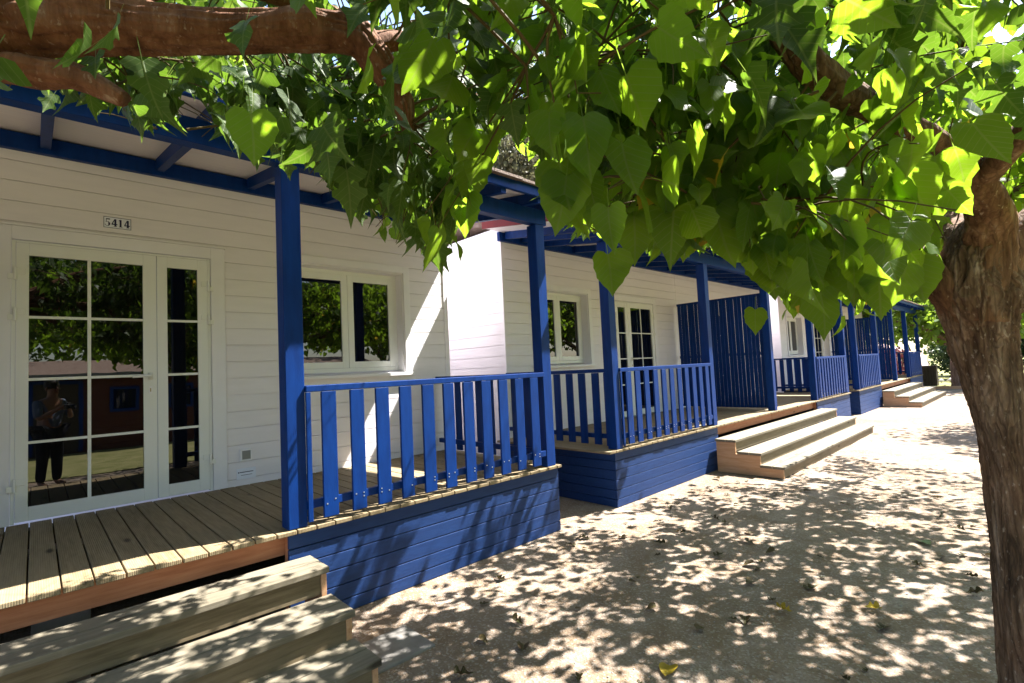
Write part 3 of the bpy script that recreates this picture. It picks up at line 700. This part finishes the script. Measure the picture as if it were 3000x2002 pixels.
# ---- the mulberry on the right of the path
def tree_right():
    root = thing('mulberry_tree', (2.95, -4.99, 0), 'mulberry with reddish furrowed trunk and heart-shaped leaves on the right of the path', 'tree')
    tr = MB(); rough_limb(tr, [(2.99, -5.01, -.08), (2.975, -5.01, .12), (2.93, -5.015, .7), (2.893, -5.01, 1.15), (2.836, -4.98, 1.55), (2.800, -4.975, 1.80), (2.785, -4.985, 2.0), (2.765, -5.01, 2.12)],
                          [.120, .100, .089, .087, .110, .148, .116, .05], 180, 44, .085, 3.3, True, .9, 7)
    lm = MB(); limbs = []
    def limb(pts, rad, seed, n=28, amp=.12): limbs.append(rough_limb(lm, pts, rad, int(n * 1.5), 16, amp, seed, True, .65, 6))
    limb([(2.80, -4.98, 1.70), (2.735, -5.04, 2.03), (2.50, -5.02, 2.22), (2.29, -4.94, 2.34), (2.10, -4.85, 2.41), (1.80, -4.71, 2.52), (1.66, -4.63, 2.66), (1.56, -4.56, 2.83), (1.1, -4.3, 3.0), (.4, -4.0, 3.1)], [.115, .085, .060, .047, .045, .052, .044, .040, .03, .02], 1.2, 32)
    limb([(2.78, -4.94, 1.72), (2.70, -4.83, 1.93), (2.72, -4.70, 2.16), (2.85, -4.2, 2.42), (3.3, -3.3, 2.65)], [.080, .060, .046, .036, .022], 4.1)
    limb([(2.80, -5.02, 1.86), (2.95, -5.2, 2.12), (3.3, -5.6, 2.4), (3.4, -6.5, 2.65), (3.3, -7.6, 2.8)], [.085, .07, .055, .04, .02], 6.7)
    limb([(2.84, -4.97, 1.9), (3.1, -4.92, 2.15), (3.9, -4.7, 2.4), (5.2, -4.4, 2.6), (6.6, -4.1, 2.8), (7.8, -3.9, 2.9), (9.6, -4.2, 2.95)], [.085, .07, .055, .045, .035, .026, .014], 8.1)
    limb([(3.9, -4.7, 2.42), (4.6, -5.3, 2.6), (5.6, -5.9, 2.7), (6.8, -6.4, 2.85)], [.04, .035, .028, .016], 2.4, 14)
    limb([(2.50, -5.02, 2.22), (1.9, -5.5, 2.5), (1.2, -6.1, 2.7), (.4, -6.5, 2.85)], [.045, .036, .028, .016], 5.9, 14)
    limb([(3.9, -4.7, 2.42), (4.3, -4.0, 2.55), (4.9, -3.3, 2.7)], [.035, .028, .016], 7.7, 14)
    tr.build('trunk', M['bark'], root, smooth=True); lm.build('limb', M['head'], root, smooth=True)
    rnd = random.Random(21); T = []
    while len(T) < 1350:
        x, y = rnd.uniform(-1.2, 8.8), rnd.uniform(-7.8, -2.05)
        dx, dy = (x - 3.8) / 4.9, (y + 4.85) / 3.0; q = abs(dx) ** 3 + abs(dy) ** 3
        if q > 1 or rnd.random() < q * .2: continue
        lo = 2.12 + .12 * (q > .6) + .10 * noise.noise(Vector((x, y, 0))); z = lo + (3.6 - lo) * rnd.random() ** 1.25
        if x < .9 and y > -4.0 and x - .9 < (y + 4) * .2: continue                              # the other tree's leaves hang here
        T.append((x, y, z))
    # low curtain over the path, seen against the terraces
    for _ in range(70):
        T.append((rnd.uniform(.75, 2.6), rnd.uniform(-4.6, -3.4), rnd.uniform(1.95, 2.4)))
    for _ in range(110):
        x = rnd.uniform(1.1, 3.0); T.append((x, -5.16 + (x + .19) * math.tan(math.radians(rnd.uniform(4, 27))), rnd.uniform(1.72, 2.3)))
    for _ in range(430):                                            # toward the terraces
        T.append((rnd.uniform(1.9, 6.8), rnd.uniform(-3.7, -2.05), rnd.uniform(2.35, 3.25)))
    for _ in range(420):
        T.append((rnd.uniform(4.0, 8.2), rnd.uniform(-5.8, -3.8), rnd.uniform(2.5, 3.5)))
    for _ in range(130):
        T.append((rnd.uniform(2.0, 4.8), rnd.uniform(-5.15, -4.3), rnd.uniform(3.0, 3.9)))
    for _ in range(560):                                            # the deep shade at the foot of the tree
        T.append((rnd.uniform(3.6, 10.6), rnd.uniform(-6.4, -3.3), rnd.uniform(2.35, 3.3)))
    T += [(h[0][0] - h[1][0] * .08, h[0][1] - h[1][1] * .08, h[0][2] + h[3] * .5) for h in HERO for _ in range(2)]
    crown(root, limbs, T, .070, .096, 'heart', M['leaf'], 5, HERO)
    return root
# single big leaves hanging lowest over the path: base point, hanging direction, face direction, length
HR = random.Random(3)
def hl(x, y, z, s, ax=0., ay=0., nx=-.7, ny=-.6, nz=.1):
    j = lambda q: q + HR.uniform(-.3, .3)
    return ((x, y, z), (ax + HR.uniform(-.15, .15), ay + HR.uniform(-.15, .15), -1), (j(nx), j(ny), j(nz)), s)
HERO = [
    hl(.70, -4.54, 1.905, .085, .05, .0), hl(.655, -4.52, 2.10, .125, .06, -.05),
    hl(1.046, -4.288, 1.898, 0.114),
    hl(1.624, -4.480, 1.737, 0.084),
    hl(1.618, -4.684, 1.768, 0.141),
    hl(1.544, -4.612, 1.748, 0.070, nx=.3, ny=-.6, nz=.7),
    hl(1.695, -4.831, 1.829, 0.149),
    hl(1.201, -4.442, 1.982, 0.113),
    hl(1.229, -4.540, 2.006, 0.167),
    hl(1.102, -4.350, 2.008, 0.126),
    hl(0.878, -4.360, 2.209, 0.130),
    hl(0.688, -4.440, 2.005, 0.124),
    hl(1.036, -4.450, 2.321, 0.134),
    hl(1.218, -4.495, 2.462, 0.132),
    hl(1.064, -4.327, 2.188, 0.132, nx=.3, ny=-.6, nz=.7),
    hl(0.861, -4.009, 2.344, 0.115),
    hl(1.611, -4.550, 1.915, 0.143),
    hl(1.814, -4.741, 1.895, 0.150),
    hl(1.332, -4.574, 2.080, 0.156, nx=.3, ny=-.6, nz=.7),
    hl(1.322, -4.579, 2.261, 0.156),
    hl(2.010, -4.952, 2.219, 0.204),
    hl(1.764, -4.871, 2.395, 0.154),
    hl(2.015, -4.641, 1.706, 0.068, nx=.3, ny=-.6, nz=.7),
    hl(2.084, -4.860, 1.888, 0.144),
    hl(1.323, -4.282, 1.993, 0.091, nx=.3, ny=-.6, nz=.7),
    hl(1.931, -4.573, 1.859, 0.183),
]
tree_right()

# ---- the lobed-leaved mulberry overhead on the left
def tree_left():
    root = thing('mulberry_tree', (-1.35, -3.75, 0), 'mulberry with lobed leaves and thick reddish limbs reaching in at upper left', 'tree')
    tr = MB(); rough_limb(tr, [(-1.35, -3.75, -.08), (-1.36, -3.74, .6), (-1.30, -3.70, 1.3), (-1.22, -3.62, 2.0), (-1.15, -3.55, 2.25)], [.16, .13, .12, .13, .12], 48, 14, .09, 9.1)
    lm = MB(); limbs = []
    def limb(pts, rad, seed, n=32, amp=.10): limbs.append(rough_limb(lm, pts, rad, int(n * 1.3), 18, amp, seed, True, .6, 10))
    limb([(-1.20, -3.60, 2.1), (-.80, -3.32, 2.50), (-.33, -3.08, 2.665), (-.06, -3.26, 2.675), (.21, -3.46, 2.66), (.52, -3.66, 2.69), (.625, -3.71, 2.62), (.70, -3.73, 2.50), (.735, -3.72, 2.40)], [.118, .102, .090, .076, .062, .056, .054, .040, .018], 2.2, 64, .13)
    limb([(-.30, -3.10, 2.68), (-.02, -3.20, 2.86), (.30, -3.2, 3.05), (.9, -3.1, 3.2)], [.085, .070, .05, .02], 3.9, 48, .13)
    limb([(-1.0, -3.45, 2.34), (-.62, -3.16, 2.45), (-.30, -3.12, 2.515), (-.12, -3.24, 2.50), (.0, -3.33, 2.43)], [.066, .048, .041, .036, .022], 4.7, 40, .13)
    limb([(.58, -3.69, 2.66), (.80, -3.68, 2.76), (1.1, -3.55, 2.80), (1.5, -3.3, 2.85)], [.036, .03, .024, .014], 6.1, 18)
    limb([(-1.2, -3.6, 2.1), (-1.6, -4.3, 2.5), (-1.7, -5.3, 2.8), (-1.4, -6.3, 2.9)], [.09, .07, .05, .02], 7.1)
    tr.build('trunk', M['bark'], root, smooth=True); lm.build('limb', M['limb'], root, smooth=True)
    rnd = random.Random(31); T = []
    while len(T) < 640:
        x, y = rnd.uniform(-3.2, 3.0), rnd.uniform(-6.6, -2.05)
        dx, dy = (x + .2) / 3.0, (y + 3.9) / 2.4
        if dx * dx + dy * dy > 1: continue
        z = 2.2 + 1.35 * rnd.random() ** 1.1
        T.append((x, y, z))
    for _ in range(48):                                            # the drooping spray that ends beside the second cabin
        t = rnd.random(); x = .15 + 1.05 * t; y = -3.25 - .40 * t
        T.append((x + rnd.uniform(-.25, .25), y + rnd.uniform(-.22, .22), rnd.uniform(1.95, 2.45)))
    for _ in range(120):                                            # hanging below the heavy limb
        x, y = rnd.uniform(-.35, 1.0), rnd.uniform(-3.9, -2.75); d = math.hypot(x + .19, y + 5.16)
        T.append((x, y, 1.57 + d * math.tan(math.radians(rnd.uniform(24.5, 29.5)))))
    for _ in range(260):                                            # the upper layer that shades the steps
        T.append((rnd.uniform(.3, 3.2), rnd.uniform(-3.6, -2.05), rnd.uniform(2.6, 3.3)))
    crown(root, limbs, T, .066, .104, 'lobed', M['lobed'], 6)
    return root
tree_left()

# ---- trees, shrubs and hedges around
def bg_tree(name, label, x, y, h, r, z0, nleaf, size, m=None, bark_='greybark', cat='tree', tr=.16, lean=0., group='trees around the cabins'):
    root = thing(name, (x, y, 0), label, cat, group); rnd = random.Random(int(x * 31 + y * 17))
    t = MB(); L_ = []
    L_.append(rough_limb(t, [(x, y, -.1), (x + lean * .3, y, z0 * .6), (x + lean, y, z0), (x + lean, y, h * .75)], [tr, tr * .82, tr * .7, tr * .2], 16, 6, .07, x))
    for i in range(9):
        a = i * 2.4 + rnd.random(); q = r * rnd.uniform(.5, .9); zz = z0 + (h - z0) * rnd.uniform(.1, .85)
        L_.append(rough_limb(t, [(x + lean, y, z0 * .9 + (zz - z0) * .3), (x + lean + math.cos(a) * q * .5, y + math.sin(a) * q * .5, zz * .9), (x + lean + math.cos(a) * q, y + math.sin(a) * q, zz)], [tr * .45, tr * .3, tr * .08], 8, 4, .07, a))
    t.build('trunk', M[bark_], root, smooth=True)
    cl = []
    for _ in range(26):
        u = RNG.normal(0, 1, 3); u /= np.linalg.norm(u); cl.append((np.array([x + lean, y, (h + z0) / 2]) + u * [r * .72, r * .72, (h - z0) * .36] * RNG.uniform(.35, 1), RNG.uniform(.24, .46) * r))
    per = nleaf // len(cl); pos = []
    for c, q in cl:
        u = RNG.normal(0, 1, (per, 3)); u /= np.linalg.norm(u, axis=1, keepdims=True); pos.append(c + u * q * RNG.uniform(.45, 1.05, (per, 1)) * [1, 1, .75])
    pos = np.concatenate(pos); pos = pos[pos[:, 2] > .1]; n = len(pos)
    leaf_mesh('crown', pos, RNG.normal(0, .7, (n, 3)) + [0, 0, -.8], RNG.normal(0, 1, (n, 3)) + [0, 0, .6], size * RNG.uniform(.6, 1.4, n), RNG.uniform(0, 1, n), 'plain', m or M['farleaf'], root, False)
    return root
def shrub(name, label, x, y, rx, ry, h, nleaf, size, m, cat='shrub', group=None, z0=.1):
    root = thing(name, (x, y, 0), label, cat, group); st = MB()
    for i in range(7):
        a = i * .9; st.tube([(x + math.cos(a) * .05, y + math.sin(a) * .05, -.05), (x + math.cos(a) * rx * .3, y + math.sin(a) * ry * .3, h * .4), (x + math.cos(a) * rx * .6, y + math.sin(a) * ry * .6, h * .8)], [.03, .022, .008], 6)
    st.build('stem', M['greybark'], root, smooth=True)
    u = RNG.normal(0, 1, (nleaf, 3)); u /= np.linalg.norm(u, axis=1, keepdims=True); rr_ = RNG.uniform(.55, 1.05, (nleaf, 1)) * (1 + .22 * np.sin(u[:, :1] * 9 + x) * np.cos(u[:, 1:2] * 8))
    pos = np.array([x, y, h * .5 + z0]) + u * rr_ * [rx, ry, h * .5]; pos = pos[pos[:, 2] > .05]; n = len(pos)
    leaf_mesh('foliage', pos, RNG.normal(0, .7, (n, 3)) + [0, 0, -.4], RNG.normal(0, 1, (n, 3)) + [0, 0, .6], size * RNG.uniform(.6, 1.4, n), RNG.uniform(0, 1, n), 'plain', m, root, False)
    return root
# behind the cabins
bg_tree('pine_tree', 'tall greyish pine rising behind the gap between the first two cabins', 12.0, 8.8, 15.0, 4.2, 3.2, 15000, .15, M['pine'])
bg_tree('broadleaf_tree', 'bright green tree behind the roof of the second cabin', 17.5, 9.5, 14.5, 5.0, 3.0, 9500, .22)
bg_tree('broadleaf_tree', 'bright green tree behind the far cabins, above the last roofs', 25.0, 8.0, 13.0, 5.0, 2.6, 6500, .24)
bg_tree('broadleaf_tree', 'leafy tree behind the cabin numbered 5414, above its porch roof', 1.5, 8.5, 14.0, 5.5, 3.4, 10000, .22)
# at the far end
bg_tree('broadleaf_tree', 'leafy tree with pinkish trunk on the far lawn, just left of the near trunk', 27.7, -2.55, 6.2, 4.2, 1.5, 8500, .20, tr=.21, lean=.0)
bg_tree('broadleaf_tree', 'sunlit tree far behind on the lawn, seen right of the near trunk', 38.0, -7.5, 9.5, 5.4, 1.6, 8000, .30)
bg_tree('broadleaf_tree', 'tall tree at the far end of the lawn behind the last terrace', 41.0, 3.0, 11.0, 6.0, .9, 9000, .32)
bg_tree('broadleaf_tree', 'next tree along the path behind the near mulberry, its crown bright with sun', 14.3, -6.0, 5.6, 2.5, 2.3, 6500, .12, tr=.14)
bg_tree('broadleaf_tree', 'third tree along the path, small between the near trunk and the last roof', 17.5, -8.8, 6.6, 3.2, 2.2, 8000, .14, tr=.14)
shrub('shrub', 'dark rounded bush on the far lawn between the litter bin and the far trunk', 34.0, -2.9, 1.9, 1.9, 2.8, 5500, .15, M['darkleaf'], group='dark bushes on the far lawn')
shrub('shrub', 'tall dark bush right behind the beige tent', 38.5, -2.3, 1.6, 1.8, 3.2, 4000, .17, M['darkleaf'], group='dark bushes on the far lawn')
shrub('hedge', 'dark green hedge seen right of the near trunk', 35.0, -6.6, 1.6, 2.6, 3.2, 7000, .16, M['darkleaf'], 'hedge')
shrub('flowering_shrub', 'pink flowering shrub seen through the last railing', 27.2, -.6, .6, .7, 1.7, 900, .10, M['pinkleaf'])
# across the path, mirrored in the panes
bg_tree('broadleaf_tree', 'sunlit tree behind the brown cabin, mirrored in the door glass', 1.2, -17.5, 8.5, 4.2, 1.9, 6000, .22)
bg_tree('broadleaf_tree', 'broad tree across the path, mirrored in the windows', 11.5, -15.5, 8.0, 4.2, 1.8, 6000, .22)
bg_tree('broadleaf_tree', 'low wide tree across the path, mirrored in the second cabin window', 17.5, -12.0, 8.0, 4.2, 1.2, 6000, .24)

# ---- beige tent, stones, litter bin on the far lawn
t = thing('tent', (31.5, -.2, 0), 'pale beige tent beyond the last terrace', 'tent')
m = MB(); m.prism([(-1.05, 0), (2.6, 0), (2.3, 1.25), (.9, 2.0), (-.80, 1.25)], 30.2, 32.8); m.build('canopy', M['canvas'], t, bevel=.05, warp=lambda p: Vector((p.x + .05 * math.sin(p.y * 3), p.y - .2, p.z)))
m = MB(); m.tube([(30.15, -1.3, 0), (30.15, -1.0, 1.27)], .03, 8); m.build('pole', M['grey_metal'], t)
for i, (x, y) in enumerate([(30.5, -1.75), (30.7, -2.1), (30.5, -2.38), (30.9, -3.05), (33.0, -5.35), (33.1, -5.8), (32.8, -6.2), (33.4, -6.7), (33.0, -7.2)]):
    st = stones('edging_stone', np.array([[x, y, .10]]), np.array([.17 + .05 * (i % 3)]), M['rock']); at_base(st, (x, y, 0))
    tag(st, 'white stone in the row edging the far lawn, left of the near trunk' if i < 4 else 'white stone in the row below the dark hedge, right of the near trunk', 'stone', 'edging stones left of the trunk' if i < 4 else 'edging stones below the hedge')
b = thing('litter_bin', (28.15, -1.62, 0), 'dark wooden litter bin beside the farthest steps', 'bin')
m = MB()
for i in range(5):
    q = -.25 + i * .1; m.box(28.15 - .27, 28.15 - .25, -1.62 + q + .003, -1.62 + q + .097, .02, .84); m.box(28.15 + q + .003, 28.15 + q + .097, -1.62 - .27, -1.62 - .25, .02, .84)
    m.box(28.15 + .25, 28.15 + .27, -1.62 + q + .003, -1.62 + q + .097, .02, .84); m.box(28.15 + q + .003, 28.15 + q + .097, -1.62 + .25, -1.62 + .27, .02, .84)
m.build('body', M['dark_timber'], b); m = MB(); m.box(27.90, 28.40, -1.87, -1.37, .0, .80); m.build('liner', M['dark'], b)
m = MB()
for q in ((27.87, 28.43, -1.90, -1.84), (27.87, 28.43, -1.40, -1.34), (27.87, 27.93, -1.838, -1.402), (28.37, 28.43, -1.838, -1.402)): m.box(*q, .842, .872)
m.build('rim', M['dark_timber'], b)

# ------------------------------------------------------------------ brown cabin across the path (mirrored in the door)
def brown_cabin():
    root = thing('cabin', (2.6, -13.0, 0), 'dark brown cabin with blue window frames across the lawn, mirrored in the 5414 door', 'cabin')
    y = -11.6; w = MB()
    for i in range(13): w.box(-6.0, 9.0, y - .02, y, .02 + i * .142, .02 + i * .142 + .136)
    w.box(-5.98, 8.98, y - 3.5, y - .021, 0, 1.87); w.build('wall', M['brown'], root)
    r = MB(); r.prism([(y + .18, 1.86), (y + .18, 1.98), (y - 1.8, 2.4), (y - 3.7, 1.98), (y - 3.7, 1.86)], -6.2, 9.2); r.build('roof', M['shingle'], root)
    f = MB(); f.box(-6.2, 9.2, y + .182, y + .20, 1.85, 1.99); f.build('gutter', M['grey_metal'], root)
    for x in (1.24, 2.50, 5.2, -2.4):
        c = MB(); a, b_, z0, z1 = x, x + .60, .97, 1.62
        c.box(a, b_, y + .001, y + .035, z0, z0 + .07); c.box(a, b_, y + .001, y + .035, z1 - .07, z1); c.box(a, a + .07, y + .001, y + .035, z0 + .07, z1 - .07); c.box(b_ - .07, b_, y + .001, y + .035, z0 + .07, z1 - .07)
        wn = c.build('window', M['blue'], root, bevel=.004); g = MB(); g.box(a + .07, b_ - .07, y + .003, y + .010, z0 + .07, z1 - .07); g.build('pane', M['glass'], wn)
    d = MB(); d.box(-.30, -.22, y + .001, y + .04, .05, 1.82); d.box(.62, .70, y + .001, y + .04, .05, 1.82); d.box(-.22, .62, y + .001, y + .04, 1.74, 1.82); d.build('door_frame', M['blue'], root)
    d = MB(); d.box(-.22, .62, y + .001, y + .02, .05, 1.74); d.build('door', M['dark_timber'], root)
brown_cabin()

# ------------------------------------------------------------------ fallen leaves
def fallen(m, kind, curlz, seed):
    e = leaf_shape(kind); k = len(e); mid = np.stack([np.zeros(k), np.clip(e[:, 1], 0, None)], 1); uv = np.concatenate([mid, e, e * [-1, 1]])
    r = random.Random(seed); z = curlz * (np.abs(uv[:, 0]) ** 1.4 * 1.7 + .45 * (uv[:, 1] - .5) ** 2) + np.array([r.uniform(0, .10) for _ in uv]) * min(1, curlz * 1.5) + .02
    f = []
    for i in range(k - 1): f.append((i, k + i, k + i + 1, i + 1)); f.append((i, i + 1, 2 * k + i + 1, 2 * k + i))
    co = np.stack([uv[:, 0] * (1 - .35 * curlz), uv[:, 1] - .5, z], 1); at = np.stack([uv[:, 0], uv[:, 1], np.full(len(uv), r.random())], 1)
    o = raw_mesh('fallen_leaf', co, np.array(f), m, None, at, True); o.modifiers.new('subsurf', 'SUBSURF').render_levels = 1; return o
def put(o, x, y, s, rot, tilt=(0, 0), z=.004):
    o.location = (x, y, ground_z(x, y) + z); o.scale = (s,) * 3; o.rotation_euler = (tilt[0], tilt[1], rot); return o
tag(put(fallen(M['yleaf'], 'heart', .25, 3), 2.16, -3.72, .105, 1.9, (.1, .1)), 'bright yellow fallen leaf on the dirt, largest yellow one, bottom centre', 'fallen leaf')
tag(put(fallen(M['gleaf'], 'heart', .35, 4), 2.32, -4.56, .15, .5, (.1, .2)), 'long pale green fallen leaf on the dirt left of the near trunk foot', 'fallen leaf')
tag(put(fallen(M['yleaf'], 'lobed', .8, 5), 3.16, -3.95, .09, 2.6, (.2, -.2), .012), 'crumpled yellow-brown fallen leaf in the shaded middle of the path', 'fallen leaf')
tag(put(fallen(M['yleaf'], 'lobed', .7, 6), 3.52, -4.32, .08, .7, (.1, -.3), .012), 'small folded yellow leaf on bare shaded dirt near the trunk', 'fallen leaf')
tag(put(fallen(M['gleaf'], 'heart', .3, 8), 5.06, -4.38, .11, 2.2, (.1, -.1)), 'green leaf lying flat on the shaded path farther back', 'fallen leaf')
protos = [fallen(M['dry'], kd, c, s) for kd, c, s in (('lobed', .35, 11), ('heart', .5, 12), ('lobed', .7, 13))]
rnd = random.Random(77); cnt = 0
while cnt < 95:
    r, a = 1.9 + rnd.random() ** .9 * 5.5, rnd.uniform(-.1, .95); x, y = -.19 + r * math.cos(a), -5.16 + r * math.sin(a)
    if y > -2.05 or (x < 1.3 and y > -3.0) or y < -5.0: continue
    o = protos[cnt] if cnt < 3 else protos[cnt % 3].copy()
    if cnt >= 3: COL.objects.link(o)
    put(o, x, y, rnd.uniform(.035, .095), rnd.uniform(0, 6.28), (rnd.uniform(-.2, .2), rnd.uniform(-.2, .2)), .006)
    tag(o, 'dry brown curled leaf fallen on the dappled dirt path', 'fallen leaf', 'dry brown leaves scattered on the path'); cnt += 1

# ------------------------------------------------------------------ photographer, mirrored in the door
def person():
    bx_, by_ = -.02, -6.15
    root = thing('person', (bx_, by_, 0), 'person in pale blue shirt and dark trousers holding a camera, mirrored in the door glass', 'person')
    ca, sa = math.cos(.95), math.sin(.95)
    def W(f, l, z): return (bx_ + f * ca - l * sa, by_ + f * sa + l * ca, z)   # forward, left, up
    J = {'pel': (W(0, 0, .95), .15), 'wai': (W(.02, 0, 1.08), .135), 'che': (W(.03, 0, 1.30), .15), 'nek': (W(.05, 0, 1.46), .058), 'hed': (W(.08, 0, 1.57), .085), 'top': (W(.07, 0, 1.68), .085)}
    for s, n in ((1, 'l'), (-1, 'r')):
        J.update({'hip' + n: (W(0, .10 * s, .90), .105), 'kne' + n: (W(.03, .11 * s, .50), .066), 'ank' + n: (W(0, .12 * s, .09), .045), 'toe' + n: (W(.17, .14 * s, .04), .038),
                  'sho' + n: (W(.02, .19 * s, 1.38), .062), 'elb' + n: (W(.12, .25 * s, 1.13), .046), 'wri' + n: (W(.30, .09 * s, 1.27), .030), 'pal' + n: (W(.345, .065 * s, 1.31), .034)})
    E_ = [('pel', 'wai'), ('wai', 'che'), ('che', 'nek'), ('nek', 'hed'), ('hed', 'top')]
    for n in 'lr': E_ += [('pel', 'hip' + n), ('hip' + n, 'kne' + n), ('kne' + n, 'ank' + n), ('ank' + n, 'toe' + n), ('che', 'sho' + n), ('sho' + n, 'elb' + n), ('elb' + n, 'wri' + n), ('wri' + n, 'pal' + n)]
    for s, n in ((1, 'l'), (-1, 'r')):
        for i in range(5):
            z = 1.335 - i * .016; a, b_ = f'f{i}a' + n, f'f{i}b' + n
            J[a] = (W(.385 - .01 * i, (.055 - .008 * (i == 0)) * s, z), .009); J[b_] = (W(.40 - .012 * i, (.025 - .004 * i) * s, z - .004), .008); E_ += [('pal' + n, a), (a, b_)]
    def skinned(name, keys, m, grow=0., parent=None):
        ks = [k for k in J if k in keys]; ix = {k: i for i, k in enumerate(ks)}
        me = bpy.data.meshes.new(name); o_ = org(root)
        me.from_pydata([Vector(J[k][0]) - o_ for k in ks], [(ix[a], ix[b_]) for a, b_ in E_ if a in ix and b_ in ix], [])
        o = link_mesh(name, me, m, parent); o.modifiers.new('skin', 'SKIN').use_smooth_shade = True
        for i, k in enumerate(ks):
            sv = me.skin_vertices[0].data[i]; sv.radius = (J[k][1] + grow,) * 2; sv.use_root = i == 0
        o.modifiers.new('sub', 'SUBSURF').render_levels = 2; return o
    skin = mat('skin', (.30, .15, .095), .5); shirt = blotchy('pale_blue_shirt', (.14, .17, .24), (.11, .14, .20), 9, .8, .2); trs = blotchy('dark_trousers', (.012, .012, .018), (.02, .02, .028), 9, .85, .2); hair = mat('dark_hair', (.02, .014, .01), .6)
    skinned('body', set(J), skin, 0, root)
    skinned('shirt', {'wai', 'che', 'shol', 'shor', 'elbl', 'elbr', 'pel'}, shirt, .012, root)
    skinned('trousers', {'pel', 'hipl', 'hipr', 'knel', 'kner', 'ankl', 'ankr'}, trs, .016, root)
    m = MB(); m.tube([W(.07, 0, 1.60), W(.055, 0, 1.66), W(.055, 0, 1.73), W(.06, 0, 1.775)], [.098, .107, .098, .05], 20); m.build('hair', hair, root, smooth=True)
    for s in (1, -1):
        m = MB(); m.tube([W(.158, .033 * s, 1.625), W(.168, .033 * s, 1.625)], [.013, .008], 10); m.build('eye', M['dark'], root)
        m = MB(); m.tube([W(.08, .088 * s, 1.60), W(.075, .10 * s, 1.615), W(.07, .092 * s, 1.64)], [.012, .018, .012], 8); m.build('ear', skin, root, smooth=True)
    m = MB(); m.tube([W(.155, 0, 1.635), W(.185, 0, 1.595), W(.16, 0, 1.585)], [.010, .016, .012], 10); m.build('nose', skin, root, smooth=True)
    m = MB(); m.tube([W(.158, .025, 1.548), W(.168, 0, 1.546), W(.158, -.025, 1.548)], [.005, .009, .005], 8); m.build('mouth', M['red'], root, smooth=True)
    cam = thing('camera', W(.40, 0, 1.31), 'black camera held in both hands by the mirrored person', 'camera')
    def cb(mb, f0, f1, l0, l1, z0, z1): mb.hexa([W(f0, l0, z0), W(f1, l0, z0), W(f1, l1, z0), W(f0, l1, z0), W(f0, l0, z1), W(f1, l0, z1), W(f1, l1, z1), W(f0, l1, z1)])
    m = MB(); cb(m, .385, .435, -.065, .065, 1.275, 1.345); cb(m, .39, .43, -.025, .025, 1.345, 1.37); m.build('camera_body', M['dark'], cam, bevel=.006)
    m = MB(); m.tube([W(.435, 0, 1.31), W(.50, 0, 1.31), W(.502, 0, 1.31), W(.515, 0, 1.31)], [.032, .032, .036, .036], 20); m.build('lens', M['dark'], cam, smooth=True)
person()

# ------------------------------------------------------------------ light, sky, camera
SUN = Vector((.62, -.21, 1.)).normalized()
el, rot = math.asin(SUN.z), math.atan2(SUN.x, SUN.y)
lt = bpy.data.lights.new('sun', 'SUN'); lt.energy = 5.0; lt.angle = math.radians(.53); lt.color = (1, .96, .91)
so = bpy.data.objects.new('sun', lt); COL.objects.link(so); so.location = (20, -5, 30); so.rotation_euler = SUN.to_track_quat('Z', 'Y').to_euler()
w = bpy.data.worlds.new('World'); S.world = w; w.use_nodes = True; nt = w.node_tree
sk = nt.nodes.new('ShaderNodeTexSky'); sk.sky_type = 'NISHITA'; sk.sun_disc = False; sk.sun_elevation = el; sk.sun_rotation = rot; sk.dust_density = 1.5
bg = nt.nodes['Background']; bg.inputs['Strength'].default_value = .085; nt.links.new(sk.outputs[0], bg.inputs[0])

YAW, PIT, ROL = .8112, .0556, -.0476
f = Vector((math.cos(YAW) * math.cos(PIT), math.sin(YAW) * math.cos(PIT), math.sin(PIT))); r = Vector((math.sin(YAW), -math.cos(YAW), 0)); u = r.cross(f)
c, s = math.cos(ROL), math.sin(ROL); r2 = r * c + u * s; u2 = -r * s + u * c
cd = bpy.data.cameras.new('camera'); cd.sensor_width = 36; cd.lens = 36 * 1476.65 / 3000; cd.clip_start = .05; cd.clip_end = 2000
co = bpy.data.objects.new('view_camera', cd); COL.objects.link(co)
mw = Matrix((r2, u2, -f)).transposed().to_4x4(); mw.translation = (-.1917, -5.1598, 1.5706); co.matrix_world = mw; S.camera = co
S.view_settings.view_transform = 'Standard'; S.view_settings.look = 'None'; S.view_settings.exposure = 2.6; S.view_settings.gamma = 1
S.cycles.use_denoising = True; S.cycles.max_bounces = 10; S.cycles.diffuse_bounces = 6; S.cycles.transmission_bounces = 6; S.cycles.sample_clamp_indirect = 6
